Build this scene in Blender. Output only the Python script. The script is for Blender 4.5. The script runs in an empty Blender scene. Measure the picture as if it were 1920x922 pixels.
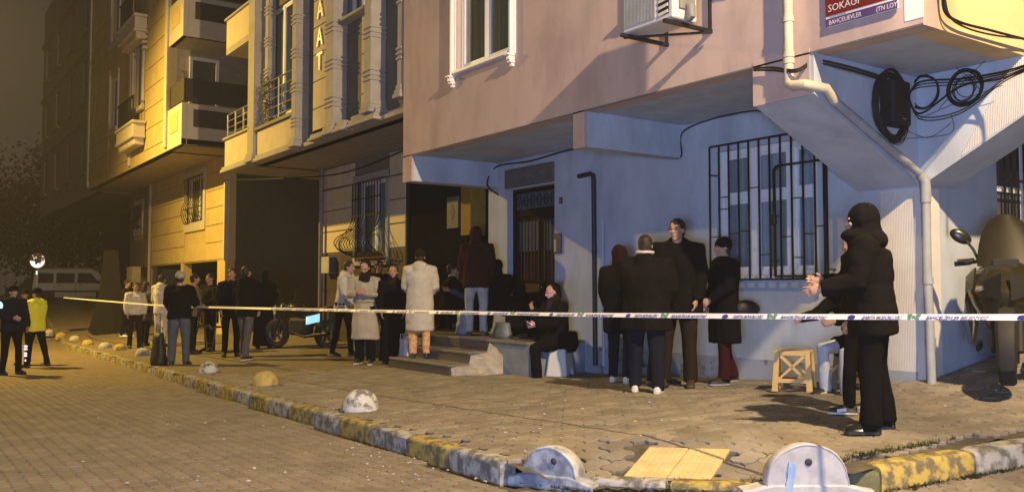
import bpy, bmesh, math, random
import numpy as np
from mathutils import Vector, Matrix, noise
R = math.radians
rnd = random.Random(7)
scene = bpy.context.scene
COL = scene.collection

# ------------------------------------------------------------------ camera
PITCH = math.atan(81/1670.0)
cam_d = bpy.data.cameras.new('camera'); cam = bpy.data.objects.new('camera', cam_d); COL.objects.link(cam)
cam_d.sensor_width = 36; cam_d.lens = 36*1670/1920.0; cam_d.clip_end = 400; cam_d.clip_start = .05
RV = Vector((.5736, .8192, 0)); FH = Vector((-.8192, .5736, 0)); UPV = Vector((0, 0, 1))
FV = FH*math.cos(PITCH) + UPV*math.sin(PITCH)
UV_ = RV.cross(FV)
cam.matrix_world = Matrix((( RV.x, UV_.x, -FV.x, 0), (RV.y, UV_.y, -FV.y, 0), (RV.z, UV_.z, -FV.z, 0), (0, 0, 0, 1)))
scene.camera = cam
scene.render.resolution_x = 1024; scene.render.resolution_y = 491

# ------------------------------------------------------------------ world, lamps, exposure
w = bpy.data.worlds.new('World'); scene.world = w; w.use_nodes = True
bgn = w.node_tree.nodes['Background']; bgn.inputs[0].default_value = (.64, .48, .36, 1); bgn.inputs[1].default_value = .06
scene.view_settings.view_transform = 'Standard'; scene.view_settings.look = 'None'
scene.view_settings.exposure = 0; scene.view_settings.gamma = 1
LAMP_A = Vector((-28.2, -.9, 8.6)); LAMP_B = Vector((1.0, 4.6, 6.8)); FILL_POS = Vector((2.6, -3.6, -.45))
def point_lamp(name, loc, col, power, size):
    l = bpy.data.lights.new(name, 'POINT'); l.color = col; l.energy = power; l.shadow_soft_size = size
    o = bpy.data.objects.new(name, l); o.location = loc; COL.objects.link(o); return o
sl_ = bpy.data.lights.new('sodium_street_light', 'SPOT'); sl_.color = (1, .64, .13); sl_.energy = 13500; sl_.shadow_soft_size = .12; sl_.spot_size = R(148); sl_.spot_blend = .95
so_ = bpy.data.objects.new('sodium_street_light', sl_); so_.location = LAMP_A - Vector((0, 0, .12)); so_.rotation_euler = Vector((.36, .56, -1)).to_track_quat('-Z', 'Y').to_euler(); COL.objects.link(so_)
point_lamp('side_street_light', LAMP_B - Vector((0, 0, .12)), (1, .72, .40), 8800, .10)
al = bpy.data.lights.new('cool_fill_light', 'AREA'); al.shape = 'RECTANGLE'; al.size = 2.4; al.size_y = 1.2  # fill light added behind the camera to give the walls their blue
al.color = (.42, .57, 1.0); al.energy = 1130
ao = bpy.data.objects.new('cool_fill_light', al); ao.location = FILL_POS + Vector((-.18, .18, 0)); ao.rotation_euler = (R(100), 0, R(42))
COL.objects.link(ao)

# ------------------------------------------------------------------ helpers
def g_(px): 
    r = (px-960)/1670.; return (-.8192+.5736*r)/(.5736+.8192*r)
def ray(px, py):
    return (RV*(px-960) + UV_*(461-py) + FV*1670).normalized()
def onY(px, py, Y): d = ray(px, py); return d*(Y/d.y)
def onX(px, py, X): d = ray(px, py); return d*(X/d.x)
def depth_of(p): return p.dot(FH)
def smooth(a, b, x):
    t = min(1, max(0, (x-a)/(b-a))); return t*t*(3-2*t)
KSL = .045
def Yk(X): return 3.54 + max(0, -5.1-X)*KSL
def zr(X, Y):
    z = -1.35 + .02*min(0, max(X, -33)+5.1)
    if X < -31: z += 1.15*smooth(-31, -46, X)
    if X > -5.2: z += (.05*max(0, Y-3.9) + .06*max(0, Y-8))*smooth(-5.2, -4.4, X)
    return z
CB1 = (-4.87, 3.78); CDIR = (.7597, .6503)
def corner_st(X, Y):
    dx, dy = X-CB1[0], Y-CB1[1]; return (-dx*CDIR[1]+dy*CDIR[0], dx*CDIR[0]+dy*CDIR[1])
def zp(X, Y):
    c = .05
    if X < -5: c = .05-.034*min(1, (-5-X)/5)
    if X < -10: c = .016+.044*min(1, (-10-X)/9)
    z = -1.2 + .02*min(0, max(X, -33)+5.1) + c*max(0, Y-Yk(X))
    if X < -31: z += 1.15*smooth(-31, -46, X)
    if X > -6:
        s_, t_ = corner_st(X, Y); z -= .125*(1-smooth(.05, 1.0, s_))*smooth(-.35, .15, t_)*(1-smooth(1.45, 1.9, t_))
    if X > -5.6 and Y > 8: z += .10*(Y-8)*smooth(-5.6, -4.9, X)
    return z
def ground_at(px, py, fn=zp):
    d = ray(px, py); t = 1.2/max(1e-3, -d.z)
    for _ in range(30):
        p = d*t; t = t*.5 + .5*(fn(p.x, p.y)/d.z)
    return d*t

LOC = {}
def setp(o, label=None, cat=None, group=None, kind=None):
    if label: o['label'] = label
    if cat: o['category'] = cat
    if group: o['group'] = group
    if kind: o['kind'] = kind
    return o
def thing(name, label, cat, loc, group=None, rz=0):
    o = bpy.data.objects.new(name, None); COL.objects.link(o); o.location = loc; o.rotation_euler = (0, 0, rz)
    o.empty_display_size = .2
    LOC[o] = Vector(loc); return setp(o, label, cat, group)
def link_mesh(name, me, parent=None, loc=None):
    o = bpy.data.objects.new(name, me); COL.objects.link(o)
    if parent: o.parent = parent; LOC[o] = LOC[parent]
    else: LOC[o] = Vector((0, 0, 0))
    if loc is not None: o.location = loc
    return o

class MB:
    def __init__(s): s.v = []; s.f = []; s.m = []
    def add(s, vs, fs, mi=0):
        n = len(s.v); s.v += [tuple(v) for v in vs]; s.f += [tuple(i+n for i in f) for f in fs]; s.m += [mi]*len(fs); return s
    def box(s, x0, x1, y0, y1, z0, z1, mi=0, c=0):
        if x0 > x1: x0, x1 = x1, x0
        if y0 > y1: y0, y1 = y1, y0
        if z0 > z1: z0, z1 = z1, z0
        M = Matrix.Translation(((x0+x1)/2, (y0+y1)/2, (z0+z1)/2))
        return s.obox(M, (x1-x0)/2, (y1-y0)/2, (z1-z0)/2, mi, c)
    def obox(s, M, hx, hy, hz, mi=0, c=0):
        if c <= 0:
            vs = [M @ Vector((a*hx, b*hy, d*hz)) for d in (-1, 1) for b in (-1, 1) for a in (-1, 1)]
            return s.add(vs, [(0, 2, 3, 1), (4, 5, 7, 6), (0, 1, 5, 4), (2, 6, 7, 3), (0, 4, 6, 2), (1, 3, 7, 5)], mi)
        c = min(c, hx*.9, hy*.9, hz*.9)
        bm = bmesh.new(); bmesh.ops.create_cube(bm, size=1)
        for v in bm.verts: v.co = Vector((v.co.x*2*hx, v.co.y*2*hy, v.co.z*2*hz))
        bmesh.ops.bevel(bm, geom=bm.edges[:], offset=c, segments=1, affect='EDGES')
        bm.verts.index_update()
        s.add([M @ v.co for v in bm.verts], [[v.index for v in f.verts] for f in bm.faces], mi); bm.free(); return s
    def bar(s, a, b, w, h=None, mi=0, up=Vector((0, 0, 1)), c=0):
        a = Vector(a); b = Vector(b); h = h or w; d = (b-a); L = d.length; d.normalize()
        if abs(d.dot(up)) > .99: up = Vector((1, 0, 0))
        x = d.cross(up).normalized(); u = x.cross(d)
        m = (a+b)/2
        M = Matrix(((x.x, d.x, u.x, m.x), (x.y, d.y, u.y, m.y), (x.z, d.z, u.z, m.z), (0, 0, 0, 1)))
        return s.obox(M, w/2, L/2, h/2, mi, c)
    def loft(s, rings, mi=0, caps=True, closed=False):
        n = len(rings[0]); base = len(s.v); fs = []
        vs = [p for r in rings for p in r]
        k = len(rings)
        for i in range(k-1 if not closed else k):
            j = (i+1) % k
            for a in range(n):
                b = (a+1) % n
                fs.append((i*n+a, i*n+b, j*n+b, j*n+a))
        if caps and not closed:
            fs.append(tuple(reversed(range(n)))); fs.append(tuple((k-1)*n+a for a in range(n)))
        return s.add(vs, fs, mi)
    def tube(s, pts, r, seg=8, mi=0, closed=False, caps=True):
        pts = [Vector(p) for p in pts]; n = len(pts)
        rs = r if isinstance(r, (list, tuple)) else [r]*n
        rings = []; ref = None
        for i, p in enumerate(pts):
            if closed: d = pts[(i+1) % n]-pts[i-1]
            else: d = pts[min(i+1, n-1)]-pts[max(i-1, 0)]
            d.normalize()
            if ref is None: ref = Vector((0, 0, 1)) if abs(d.z) < .9 else Vector((1, 0, 0))
            x = d.cross(ref)
            if x.length < 1e-4: x = d.cross(Vector((0, 1, .1)))
            x.normalize(); y = x.cross(d); y.normalize(); ref = y
            rings.append([p + (x*math.cos(t)+y*math.sin(t))*rs[i] for t in [2*math.pi*k/seg for k in range(seg)]])
        return s.loft(rings, mi, caps, closed)
    def ell(s, c, ax, ay, az, seg=14, rg=9, mi=0):
        c = Vector(c); ax = Vector(ax); ay = Vector(ay); az = Vector(az)
        vs = [c-az]; fs = []
        for i in range(1, rg):
            t = math.pi*i/rg
            for k in range(seg):
                p = 2*math.pi*k/seg
                vs.append(c + (ax*math.cos(p)+ay*math.sin(p))*math.sin(t) - az*math.cos(t))
        vs.append(c+az); L = len(vs)-1
        for k in range(seg):
            fs.append((0, 1+(k+1) % seg, 1+k))
            fs.append((L, 1+(rg-2)*seg+k, 1+(rg-2)*seg+(k+1) % seg))
        for i in range(rg-2):
            for k in range(seg):
                a = 1+i*seg+k; b = 1+i*seg+(k+1) % seg
                fs.append((a, b, b+seg, a+seg))
        return s.add(vs, fs, mi)
    def prism(s, pts, ext, mi=0):      # polygon (3D points) extruded by a vector
        n = len(pts); ext = Vector(ext); vs = [Vector(p) for p in pts]+[Vector(p)+ext for p in pts]
        fs = [tuple(range(n)), tuple(reversed(range(n, 2*n)))] + [(i, i+n, (i+1) % n+n, (i+1) % n) for i in range(n)]
        s.add(vs, fs, mi); return s
    def mesh(s, name, mats, off=Vector((0, 0, 0)), smooth_=False, fix=True):
        me = bpy.data.meshes.new(name)
        v = [(a[0]-off[0], a[1]-off[1], a[2]-off[2]) for a in s.v]
        me.from_pydata(v, [], s.f)
        if not isinstance(mats, (list, tuple)): mats = [mats]
        for m in mats: me.materials.append(m)
        if len(mats) > 1: me.polygons.foreach_set('material_index', s.m)
        if fix:
            bm = bmesh.new(); bm.from_mesh(me); bmesh.ops.recalc_face_normals(bm, faces=bm.faces); bm.to_mesh(me); bm.free()
        if smooth_: 
            me.polygons.foreach_set('use_smooth', [True]*len(me.polygons))
            if smooth_ != 2:
                try: me.set_sharp_from_angle(angle=R(40))
                except Exception: pass
        me.update(); return me
    def build(s, name, mats, parent=None, local=False, smooth_=False, **kw):
        off = Vector((0, 0, 0)) if (local or parent is None) else LOC[parent]
        o = link_mesh(name, s.mesh(name, mats, off, smooth_), parent)
        return setp(o, **kw) if kw else o
def single(name, mb, m, label, cat, group=None, kind=None, smooth_=False):
    o = mb.build(name, m, None, smooth_=smooth_); return setp(o, label, cat, group, kind)

# ------------------------------------------------------------------ materials
MATS = {}
def mat(name, col, rough=.8, col2=None, scale=6, bump=.0, bscale=None, glassy=0, metal=0, spec=.4, stretch=None, stain=0,
        rand=0, emit=None, estr=0, thr=None, alpha=None, trans=0, coat=0, vary=.12, detail=6):
    if name in MATS: return MATS[name]
    m = bpy.data.materials.new(name); m.use_nodes = True; nt = m.node_tree; N = nt.nodes; L = nt.links
    b = N['Principled BSDF']; b.inputs['Roughness'].default_value = rough; b.inputs['Metallic'].default_value = metal
    b.inputs['Specular IOR Level'].default_value = spec; b.inputs['Coat Weight'].default_value = coat
    b.inputs['Transmission Weight'].default_value = trans
    tc = N.new('ShaderNodeNewGeometry'); mp = N.new('ShaderNodeMapping'); L.new(tc.outputs['Position'], mp.inputs['Vector'])
    if stretch: mp.inputs['Scale'].default_value = stretch
    n1 = N.new('ShaderNodeTexNoise'); n1.inputs['Scale'].default_value = scale; n1.inputs['Detail'].default_value = detail
    n1.inputs['Roughness'].default_value = .6
    L.new(mp.outputs[0], n1.inputs['Vector'])
    mx = N.new('ShaderNodeMix'); mx.data_type = 'RGBA'
    c2 = col2 or tuple(c*(1-vary*2) for c in col)
    mx.inputs[6].default_value = (*col, 1); mx.inputs[7].default_value = (*c2, 1)
    rp = N.new('ShaderNodeMapRange'); L.new(n1.outputs[0], rp.inputs[0])
    lo, hi = thr if thr else (.3, .7)
    rp.inputs[1].default_value = lo; rp.inputs[2].default_value = hi
    L.new(rp.outputs[0], mx.inputs[0]); out = mx.outputs[2]
    if stain:
        n2 = N.new('ShaderNodeTexNoise'); n2.inputs['Scale'].default_value = 1.5; n2.inputs['Detail'].default_value = 10; n2.inputs['Roughness'].default_value = .66
        mp2 = N.new('ShaderNodeMapping'); mp2.inputs['Scale'].default_value = (1.5, 1.5, .6); L.new(tc.outputs['Position'], mp2.inputs['Vector'])
        L.new(mp2.outputs[0], n2.inputs['Vector'])
        r2 = N.new('ShaderNodeMapRange'); r2.inputs[1].default_value = .42; r2.inputs[2].default_value = .72; r2.inputs[3].default_value = 1; r2.inputs[4].default_value = 1-stain
        L.new(n2.outputs[0], r2.inputs[0])
        mm = N.new('ShaderNodeMix'); mm.data_type = 'RGBA'; mm.blend_type = 'MULTIPLY'; mm.inputs[0].default_value = 1
        L.new(out, mm.inputs[6]); L.new(r2.outputs[0], mm.inputs[7]); out = mm.outputs[2]
    if rand:
        oi = N.new('ShaderNodeObjectInfo'); ad = N.new('ShaderNodeMath'); ad.operation = 'ADD'
        L.new(oi.outputs['Random'], ad.inputs[0]); L.new(tc.outputs['Random Per Island'], ad.inputs[1])
        fr = N.new('ShaderNodeMath'); fr.operation = 'FRACT'; L.new(ad.outputs[0], fr.inputs[0])
        r3 = N.new('ShaderNodeMapRange'); r3.inputs[3].default_value = 1-rand; r3.inputs[4].default_value = 1+rand*.6
        L.new(fr.outputs[0], r3.inputs[0])
        mm = N.new('ShaderNodeMix'); mm.data_type = 'RGBA'; mm.blend_type = 'MULTIPLY'; mm.inputs[0].default_value = 1
        L.new(out, mm.inputs[6]); L.new(r3.outputs[0], mm.inputs[7]); out = mm.outputs[2]
    L.new(out, b.inputs['Base Color'])
    if bump:
        n3 = N.new('ShaderNodeTexNoise'); n3.inputs['Scale'].default_value = bscale or scale*6; n3.inputs['Detail'].default_value = 5
        L.new(tc.outputs['Position'], n3.inputs['Vector'])
        bp = N.new('ShaderNodeBump'); bp.inputs['Strength'].default_value = min(1, bump*20); bp.inputs['Distance'].default_value = bump
        L.new(n3.outputs[0], bp.inputs['Height']); L.new(bp.outputs[0], b.inputs['Normal'])
    if emit:
        b.inputs['Emission Color'].default_value = (*emit, 1); b.inputs['Emission Strength'].default_value = estr
    MATS[name] = m; return m
def layered(name, base, rest):
    return mat(name, base, **rest)

pink = mat('pink_render', (.52, .40, .36), .92, (.46, .345, .31), 1.3, .005, 70, stain=.26)
cream_side = mat('yellow_render', (.66, .50, .27), .92, (.58, .43, .22), 1.4, .004, 90, stain=.15)
wallw = mat('pale_wall_paint', (.46, .515, .59), .85, (.39, .44, .51), 1.5, .005, 60, stain=.26)
wallbase = mat('damp_peeling_paint', (.30, .33, .38), .9, (.10, .11, .12), 3.2, .004, 30, thr=(.52, .62))
concrete_white = mat('worn_white_concrete', (.42, .43, .44), .9, (.26, .27, .28), 7, .006, 40, thr=(.45, .68))
rib_mat = mat('ribbed_plaster', (.62, .60, .56), .9, (.54, .52, .49), 4, .003, 60)
white_pvc = mat('white_window_plastic', (.76, .77, .78), .45, vary=.04)
glass_dark = mat('dark_window_glass', (.035, .04, .045), .08, (.02, .024, .03), 1.2, spec=.8)
curtain = mat('grey_net_curtain', (.66, .68, .70), .9, (.50, .53, .56), 9, stretch=(9, 9, .15), spec=.1)
curtain_warm = mat('warm_curtain', (.62, .52, .28), .9, (.45, .36, .18), 9, stretch=(9, 9, .15), spec=.1)
blackiron = mat('black_painted_iron', (.012, .013, .016), .5, bump=.001, metal=.3)
blackpvc = mat('black_cable_sheath', (.008, .008, .009), .7)
def thin_glass(name):
    m = bpy.data.materials.new(name); m.use_nodes = True; nt = m.node_tree; nt.nodes.clear()
    o = nt.nodes.new('ShaderNodeOutputMaterial'); mx = nt.nodes.new('ShaderNodeMixShader'); t = nt.nodes.new('ShaderNodeBsdfTransparent'); g = nt.nodes.new('ShaderNodeBsdfGlossy')
    t.inputs[0].default_value = (.82, .85, .86, 1); g.inputs[0].default_value = (.8, .8, .8, 1); g.inputs['Roughness'].default_value = .05
    f = nt.nodes.new('ShaderNodeFresnel'); f.inputs[0].default_value = 1.5
    ml = nt.nodes.new('ShaderNodeMath'); ml.operation = 'MULTIPLY'; ml.inputs[1].default_value = .3; nt.links.new(f.outputs[0], ml.inputs[0]); nt.links.new(ml.outputs[0], mx.inputs[0]); nt.links.new(t.outputs[0], mx.inputs[1]); nt.links.new(g.outputs[0], mx.inputs[2]); nt.links.new(mx.outputs[0], o.inputs[0]); return m
glass_thin = thin_glass('window_glass_clear')
grout = mat('dark_joint_sand', (.12, .10, .075), .95, (.045, .042, .03), 12, .006, 50)
paver_road = mat('road_paver_concrete', (.225, .198, .170), .92, (.172, .150, .128), 5, .005, 55, rand=.12, stain=.28)
paver_walk = mat('pavement_paver_concrete', (.265, .236, .195), .92, (.198, .175, .142), 4, .005, 50, rand=.20, stain=.28)
kerb_y = mat('worn_yellow_kerb_paint', (.37, .28, .07), .9, (.12, .105, .06), 11, .012, 35, thr=(.43, .56), detail=10)
kerb_w = mat('worn_white_kerb_paint', (.35, .34, .33), .9, (.12, .115, .10), 10, .012, 35, thr=(.43, .57), detail=10)
moss = mat('moss', (.055, .07, .02), .95, (.03, .035, .012), 20, .01, 60)
tactile = mat('yellow_tactile_paving', (.56, .45, .22), .85, (.42, .33, .16), 6, .003, 60)
# ------------------------------------------------------------------ ground
def in_view(p, margin=2.2):
    d = depth_of(p)
    if d < 1.0: return False
    l = p.dot(RV)
    return abs(l)/d < .575 + margin/d*.35
NEAR = 14.5
def side_x(Y):    # outer face of the kerb in the side street
    return -3.42 + .13*max(0, Y-5.15)
def on_walk(x, y):
    if x > -5.1:
        if corner_st(x, y)[0] < .08: return False
        if x > side_x(y)-.15: return False
        return y > 3.7
    return y > Yk(x)+.15
def sheet(name, xs, ys, fn, mats, pick, drop=None, kind='structure', keep=None):
    m = MB(); idx = {}
    for i, x in enumerate(xs):
        for j, y in enumerate(ys):
            z = fn(x, y) - (drop(x, y) if drop else 0)
            idx[i, j] = len(m.v); m.v.append((x, y, z))
    for i in range(len(xs)-1):
        for j in range(len(ys)-1):
            cx = (xs[i]+xs[i+1])/2; cy = (ys[j]+ys[j+1])/2
            if keep and not keep(cx, cy): continue
            m.f.append((idx[i, j], idx[i+1, j], idx[i+1, j+1], idx[i, j+1])); m.m.append(pick(cx, cy))
    o = m.build(name, mats, smooth_=2); o['kind'] = kind; return o
def frange(a, b, s):
    n = max(1, int(round((b-a)/s))); return [a+(b-a)*i/n for i in range(n+1)]
def drop_near(x, y):
    d = -.8192*x+.5736*y
    return .024*(1-smooth(NEAR-.6, NEAR+.0, d)) + .004
def far_paving(name, c1, c2):
    m = mat(name, c1, .92, c2, 5, .005, 50); nt = m.node_tree; N = nt.nodes; L = nt.links
    b = N['Principled BSDF']; src = b.inputs['Base Color'].links[0].from_socket
    br = N.new('ShaderNodeTexBrick'); br.inputs['Scale'].default_value = 1; br.inputs['Brick Width'].default_value = .225
    br.inputs['Row Height'].default_value = .1125; br.inputs['Mortar Size'].default_value = .006
    br.inputs['Color1'].default_value = (1, 1, 1, 1); br.inputs['Color2'].default_value = (.8, .8, .8, 1); br.inputs['Mortar'].default_value = (.3, .3, .3, 1)
    g = N.new('ShaderNodeNewGeometry'); L.new(g.outputs['Position'], br.inputs['Vector'])
    mm = N.new('ShaderNodeMix'); mm.data_type = 'RGBA'; mm.blend_type = 'MULTIPLY'; mm.inputs[0].default_value = 1
    L.new(src, mm.inputs[6]); L.new(br.outputs[0], mm.inputs[7]); L.new(mm.outputs[2], b.inputs['Base Color']); return m
far_road = far_paving('far_road_paving', (.25, .20, .145), (.18, .14, .10))
far_walk = far_paving('far_pavement_paving', (.24, .20, .14), (.17, .14, .10))
XS = frange(-140, -60, 8)[:-1]+frange(-60, -26, 1.5)[:-1]+frange(-26, 3, .25)[:-1]+frange(3, 30, 4)
YS = frange(-60, -12, 8)[:-1]+frange(-12, -2, 1)[:-1]+frange(-2, 12, .25)[:-1]+frange(12, 60, 6)
pickg = lambda x, y: 1 if (-.8192*x+.5736*y) > NEAR else 0
road = sheet('road', XS, YS, zr, [grout, far_road], pickg, drop_near)
WX = frange(-48, -26, 1)[:-1]+frange(-26, -2, .1)
WY = frange(3.4, 9.6, .1)[:-1]+frange(9.6, 22, .5)
def keepw(x, y):
    if x > -5.15: return corner_st(x, y)[0] > -.03 and x < side_x(y)-.02 and (y < 8.7 or x > -5.2)
    return y > Yk(x)+.03
walk = sheet('pavement', WX, WY, zp, [grout, far_walk], pickg, drop_near, keep=keepw)

# interlocking pavers
PL, PW = .225, .1125
def paver_outline(L=PL, W=PW, gap=.0032, a=.013):
    hx, hy = L/2-gap*1.0, W/2-gap*.7; P = []
    n = 6
    fx = [0, a, -a, 0, a, -a, 0]
    for i in range(n): P.append((-hx+2*hx*i/n, -hy+fx[i]))
    gy = [0, a*.8, -a*.8, 0]
    for i in range(3): P.append((hx+[0, a*.7, -a*.7][i], -hy+2*hy*i/3))
    for i in range(n): P.append((hx-2*hx*i/n, hy+fx[n-i]))
    for i in range(3): P.append((-hx+[0, -a*.7, a*.7][i], hy-2*hy*i/3))
    return P
def paver_mb(th=.032, L=PL, W=PW, a=.013):
    o = paver_outline(L, W, a=a); m = MB(); n = len(o); ch = .005
    r2 = [(x, y, 0) for x, y in o]
    r1 = [(x*(1-ch/(L/2)*1.2), y*(1-ch/(W/2)*1.2), 0) for x, y in o]
    top = [(x, y, 0) for x, y, z in r1]; mid = [(x, y, -.006) for x, y, z in r2]; bot = [(x, y, -th) for x, y, z in r2]
    m.v = top+mid+bot; m.f = [tuple(range(n))]+[(i, i+n, (i+1) % n+n, (i+1) % n) for i in range(n)]+[(i+n, i+2*n, (i+1) % n+2*n, (i+1) % n+n) for i in range(n)]
    m.m = [0]*len(m.f); return m
def lay(parent, name, fn, inside, x0, x1, y0, y1, material, stuffname, rot=0, seed=1, amp=.004, scale=1.0, limit=290, PL=PL, PW=PW, za=.013):
    rr = random.Random(seed); base = paver_mb(L=PL*scale, W=PW*scale, a=za); me = base.mesh(name, material)
    cells = []; cr, sr = math.cos(rot), math.sin(rot)
    D = max(abs(x1-x0), abs(y1-y0)); Cx, Cy = (x0+x1)/2, (y0+y1)/2
    nu = int(D*1.5/(PL*scale)); nv = int(D*1.5/(PW*scale))
    for j in range(-nv//2-1, nv//2+1):
        for i in range(-nu//2-1, nu//2+1):
            u = (i+.5*(j % 2))*PL*scale; v = j*PW*scale
            x = Cx+u*cr-v*sr; y = Cy+u*sr+v*cr
            if not (x0 < x < x1 and y0 < y < y1): continue
            p = Vector((x, y, fn(x, y)))
            d = depth_of(p)
            if d > NEAR or not in_view(p) or not inside(x, y): continue
            cells.append((d, x, y, p.z))
    cells.sort()
    V = np.array(base.v); F = base.f; nv_ = len(V); av = []; af = []
    for k, (d, x, y, z) in enumerate(cells):
        gx = (fn(x+.1, y)-fn(x-.1, y))/.2; gy = (fn(x, y+.1)-fn(x, y-.1))/.2
        sub = .012*noise.noise(Vector((x*.7, y*.7, seed)))
        nn = Vector((-gx+rr.uniform(-1, 1)*amp*4, -gy+rr.uniform(-1, 1)*amp*5, 1)).normalized()
        q = Vector((0, 0, 1)).rotation_difference(nn)
        M = Matrix.Translation((x, y, z+rr.uniform(-1, 1)*amp*.6+sub*.3)) @ q.to_matrix().to_4x4() @ Matrix.Rotation(rot+rr.uniform(-.02, .02)+(math.pi if rr.random() < .5 else 0)*0, 4, 'Z')
        if k < limit:
            o = bpy.data.objects.new(name, me); COL.objects.link(o); o.parent = parent; o.matrix_local = M
        else:
            A = np.array(M); W_ = V @ A[:3, :3].T + A[:3, 3]
            off = len(av)*nv_; av.append(W_); af += [tuple(i+off for i in f) for f in F]
    if av:
        me2 = bpy.data.meshes.new(stuffname); me2.from_pydata(np.concatenate(av).tolist(), [], af); me2.materials.append(material); me2.update()
        o = link_mesh(stuffname, me2, parent); o['kind'] = 'stuff'
    return len(cells)
def in_road(x, y):
    if x <= -5.1: return y < Yk(x)-.08
    return corner_st(x, y)[0] < -.10 or x > side_x(y)+.08
TILE = [onY(1210, 838, 1), 0]
tq = [ground_at(*p) for p in ((1168, 894), (1325, 899), (1370, 843), (1210, 838))]
def in_quad(x, y, q, e=.02):
    for i in range(4):
        a, b = q[i], q[(i+1) % 4]
        if (b.x-a.x)*(y-a.y)-(b.y-a.y)*(x-a.x) < -e*(b-a).length: return False
    return True
LANDX0, LANDX1 = -16.2, -10.25
def in_walk(x, y):
    if x > -5.3 and y > 8.45 and x < -4.9: return False
    if y > 8.5 and x < -4.9: return False
    if x < -11.1 and x > -13.15 and y > 6.8: return False
    if x < LANDX1 and x > LANDX0 and y > 7.5: return False
    if in_quad(x, y, tq, .05): return False
    return on_walk(x, y)
n1 = lay(road, 'road_paver', zr, in_road, -19, 1.5, -6, 6.5, paver_road, 'distant_road_pavers', 0, 3, .003)
n2 = lay(walk, 'pavement_paver', zp, in_walk, -15.5, -2, 3.5, 11, paver_walk, 'distant_pavement_pavers', R(90), 5, .006, 1.0, PL=.235, PW=.145, za=.014)
print('pavers', n1, n2)

# tactile tiles
cen = (tq[0]+tq[1]+tq[2]+tq[3])/4
ua = ((tq[1]-tq[0])+(tq[2]-tq[3]))/2; va = ((tq[3]-tq[0])+(tq[2]-tq[1]))/2
for i in range(2):
    for j in range(2):
        m = MB(); c = tq[0]+ua*(.25+.5*i)+va*(.25+.5*j)
        u = ua.normalized(); v = va.normalized(); hu = ua.length/4-.004; hv = va.length/4-.004
        nrm = u.cross(v).normalized(); v2 = nrm.cross(u)
        sh = va - u*va.dot(u)
        M = Matrix(((ua.x/ua.length, va.x/va.length, nrm.x, c.x), (ua.y/ua.length, va.y/va.length, nrm.y, c.y), (ua.z/ua.length, va.z/va.length, nrm.z, c.z-.004), (0, 0, 0, 1)))
        m.obox(M, hu, hv, .014, 0, .004)
        for a in range(6):
            for b in range(6):
                q = M @ Vector(((a-2.5)/3*hu*.92, (b-2.5)/3*hv*.92, .014))
                m.ell(q, u*.011, v2*.011, nrm*.005, 6, 4)
        m.build('tactile_tile', tactile, walk)

# kerb
kerb = thing('kerb', None, None, (-5.1, 3.54, -1.3)); kerb['kind'] = 'structure'
B1 = ground_at(1040, 906, zr); B2 = ground_at(1508, 925, zr)
def kerb_stone(a, b, za, zb, m, wid=.15, hgt=.15, parent=None, seed=0):
    rr = random.Random(seed)
    a = Vector((a[0], a[1], za+hgt-.17)); b = Vector((b[0], b[1], zb+hgt-.17))
    mb = MB(); d = (b-a).normalized(); n = Vector((-d.y, d.x, 0)).normalized()*-1
    L = (b-a).length
    prof = [(0, -.18), (0, .145), (.012, .165), (.035, .174), (wid-.02, .176), (wid, .165), (wid, -.18)]
    K = 9; rings = []
    for k in range(K+1):
        t = k/K; c = a+d*(.006+(L-.012)*t)
        e = .012 if k in (0, K) else 0
        ring = []
        for (u, z) in prof:
            jit = noise.noise(Vector((c.x*4, c.y*4, z*9+u*20+seed)))*.009
            uu = u + (e if u < .05 else (-e if u > wid-.05 else 0)); zz = z-(e if z > 0 else 0)
            ring.append(c + n*-1*(uu+jit*(1 if u < .05 else .3)) + Vector((0, 0, zz+jit*.6*(z > 0))))
        rings.append(ring)
    mb.loft(rings)
    return mb.build('kerb_stone', m, parent or kerb, smooth_=True)
# main street, from the corner leftwards
pts = []; X = -5.28; k = 0
c0 = Vector((B1.x, B1.y))
pos = -5.22
seq = [kerb_w, kerb_y]
while pos > -43:
    L = .76
    a = (pos, Yk(pos)); b = (pos-L*.999, Yk(pos-L*.999))
    kerb_stone(b, a, zr(*b), zr(*a), seq[k % 2], seed=k)
    pos -= L; k += 1
# corner pieces between the two big domes and the side street kerb
def ptl(p, q, t): return (p[0]+(q[0]-p[0])*t, p[1]+(q[1]-p[1])*t)
dv_ = Vector((B2.x-B1.x, B2.y-B1.y)).normalized(); nv_ = Vector((-dv_.y, dv_.x))
e1 = tuple(Vector((B1.x, B1.y))+dv_*.25-nv_*.06); e2 = tuple(Vector((B2.x, B2.y))-dv_*.32-nv_*.06); print('B', B1, B2)
kerb_stone(e1, ptl(e1, e2, .49), zr(*e1), zr(*ptl(e1, e2, .49)), kerb_w, seed=91, hgt=.055)
kerb_stone(ptl(e1, e2, .51), e2, zr(*ptl(e1, e2, .51)), zr(*e2), kerb_y, seed=92, hgt=.055)
s0 = ground_at(1655, 921, zr); s1 = ground_at(1815, 890, zr); s2 = ground_at(1925, 874, zr)
sd = Vector((s2.x-s0.x, s2.y-s0.y)).normalized()
pp = Vector((s0.x, s0.y))
e3 = Vector((B2.x, B2.y))+Vector((math.cos(R(56)), math.sin(R(56))))*.27
kerb_stone(tuple(e3), tuple(pp-sd*.01), zr(*e3), zr(*pp), mat('mossy_kerb_concrete', (.14, .135, .08), .95, (.06, .065, .025), 9, .012, 35), seed=95, hgt=.12, wid=.22)
for k in range(9):
    L = .82 if k == 0 else .78
    q = pp+sd*L
    kerb_stone(pp, q, zr(*pp), zr(*q), [kerb_y, kerb_w][k % 2], seed=60+k, hgt=.155, wid=.17); pp = q

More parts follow.
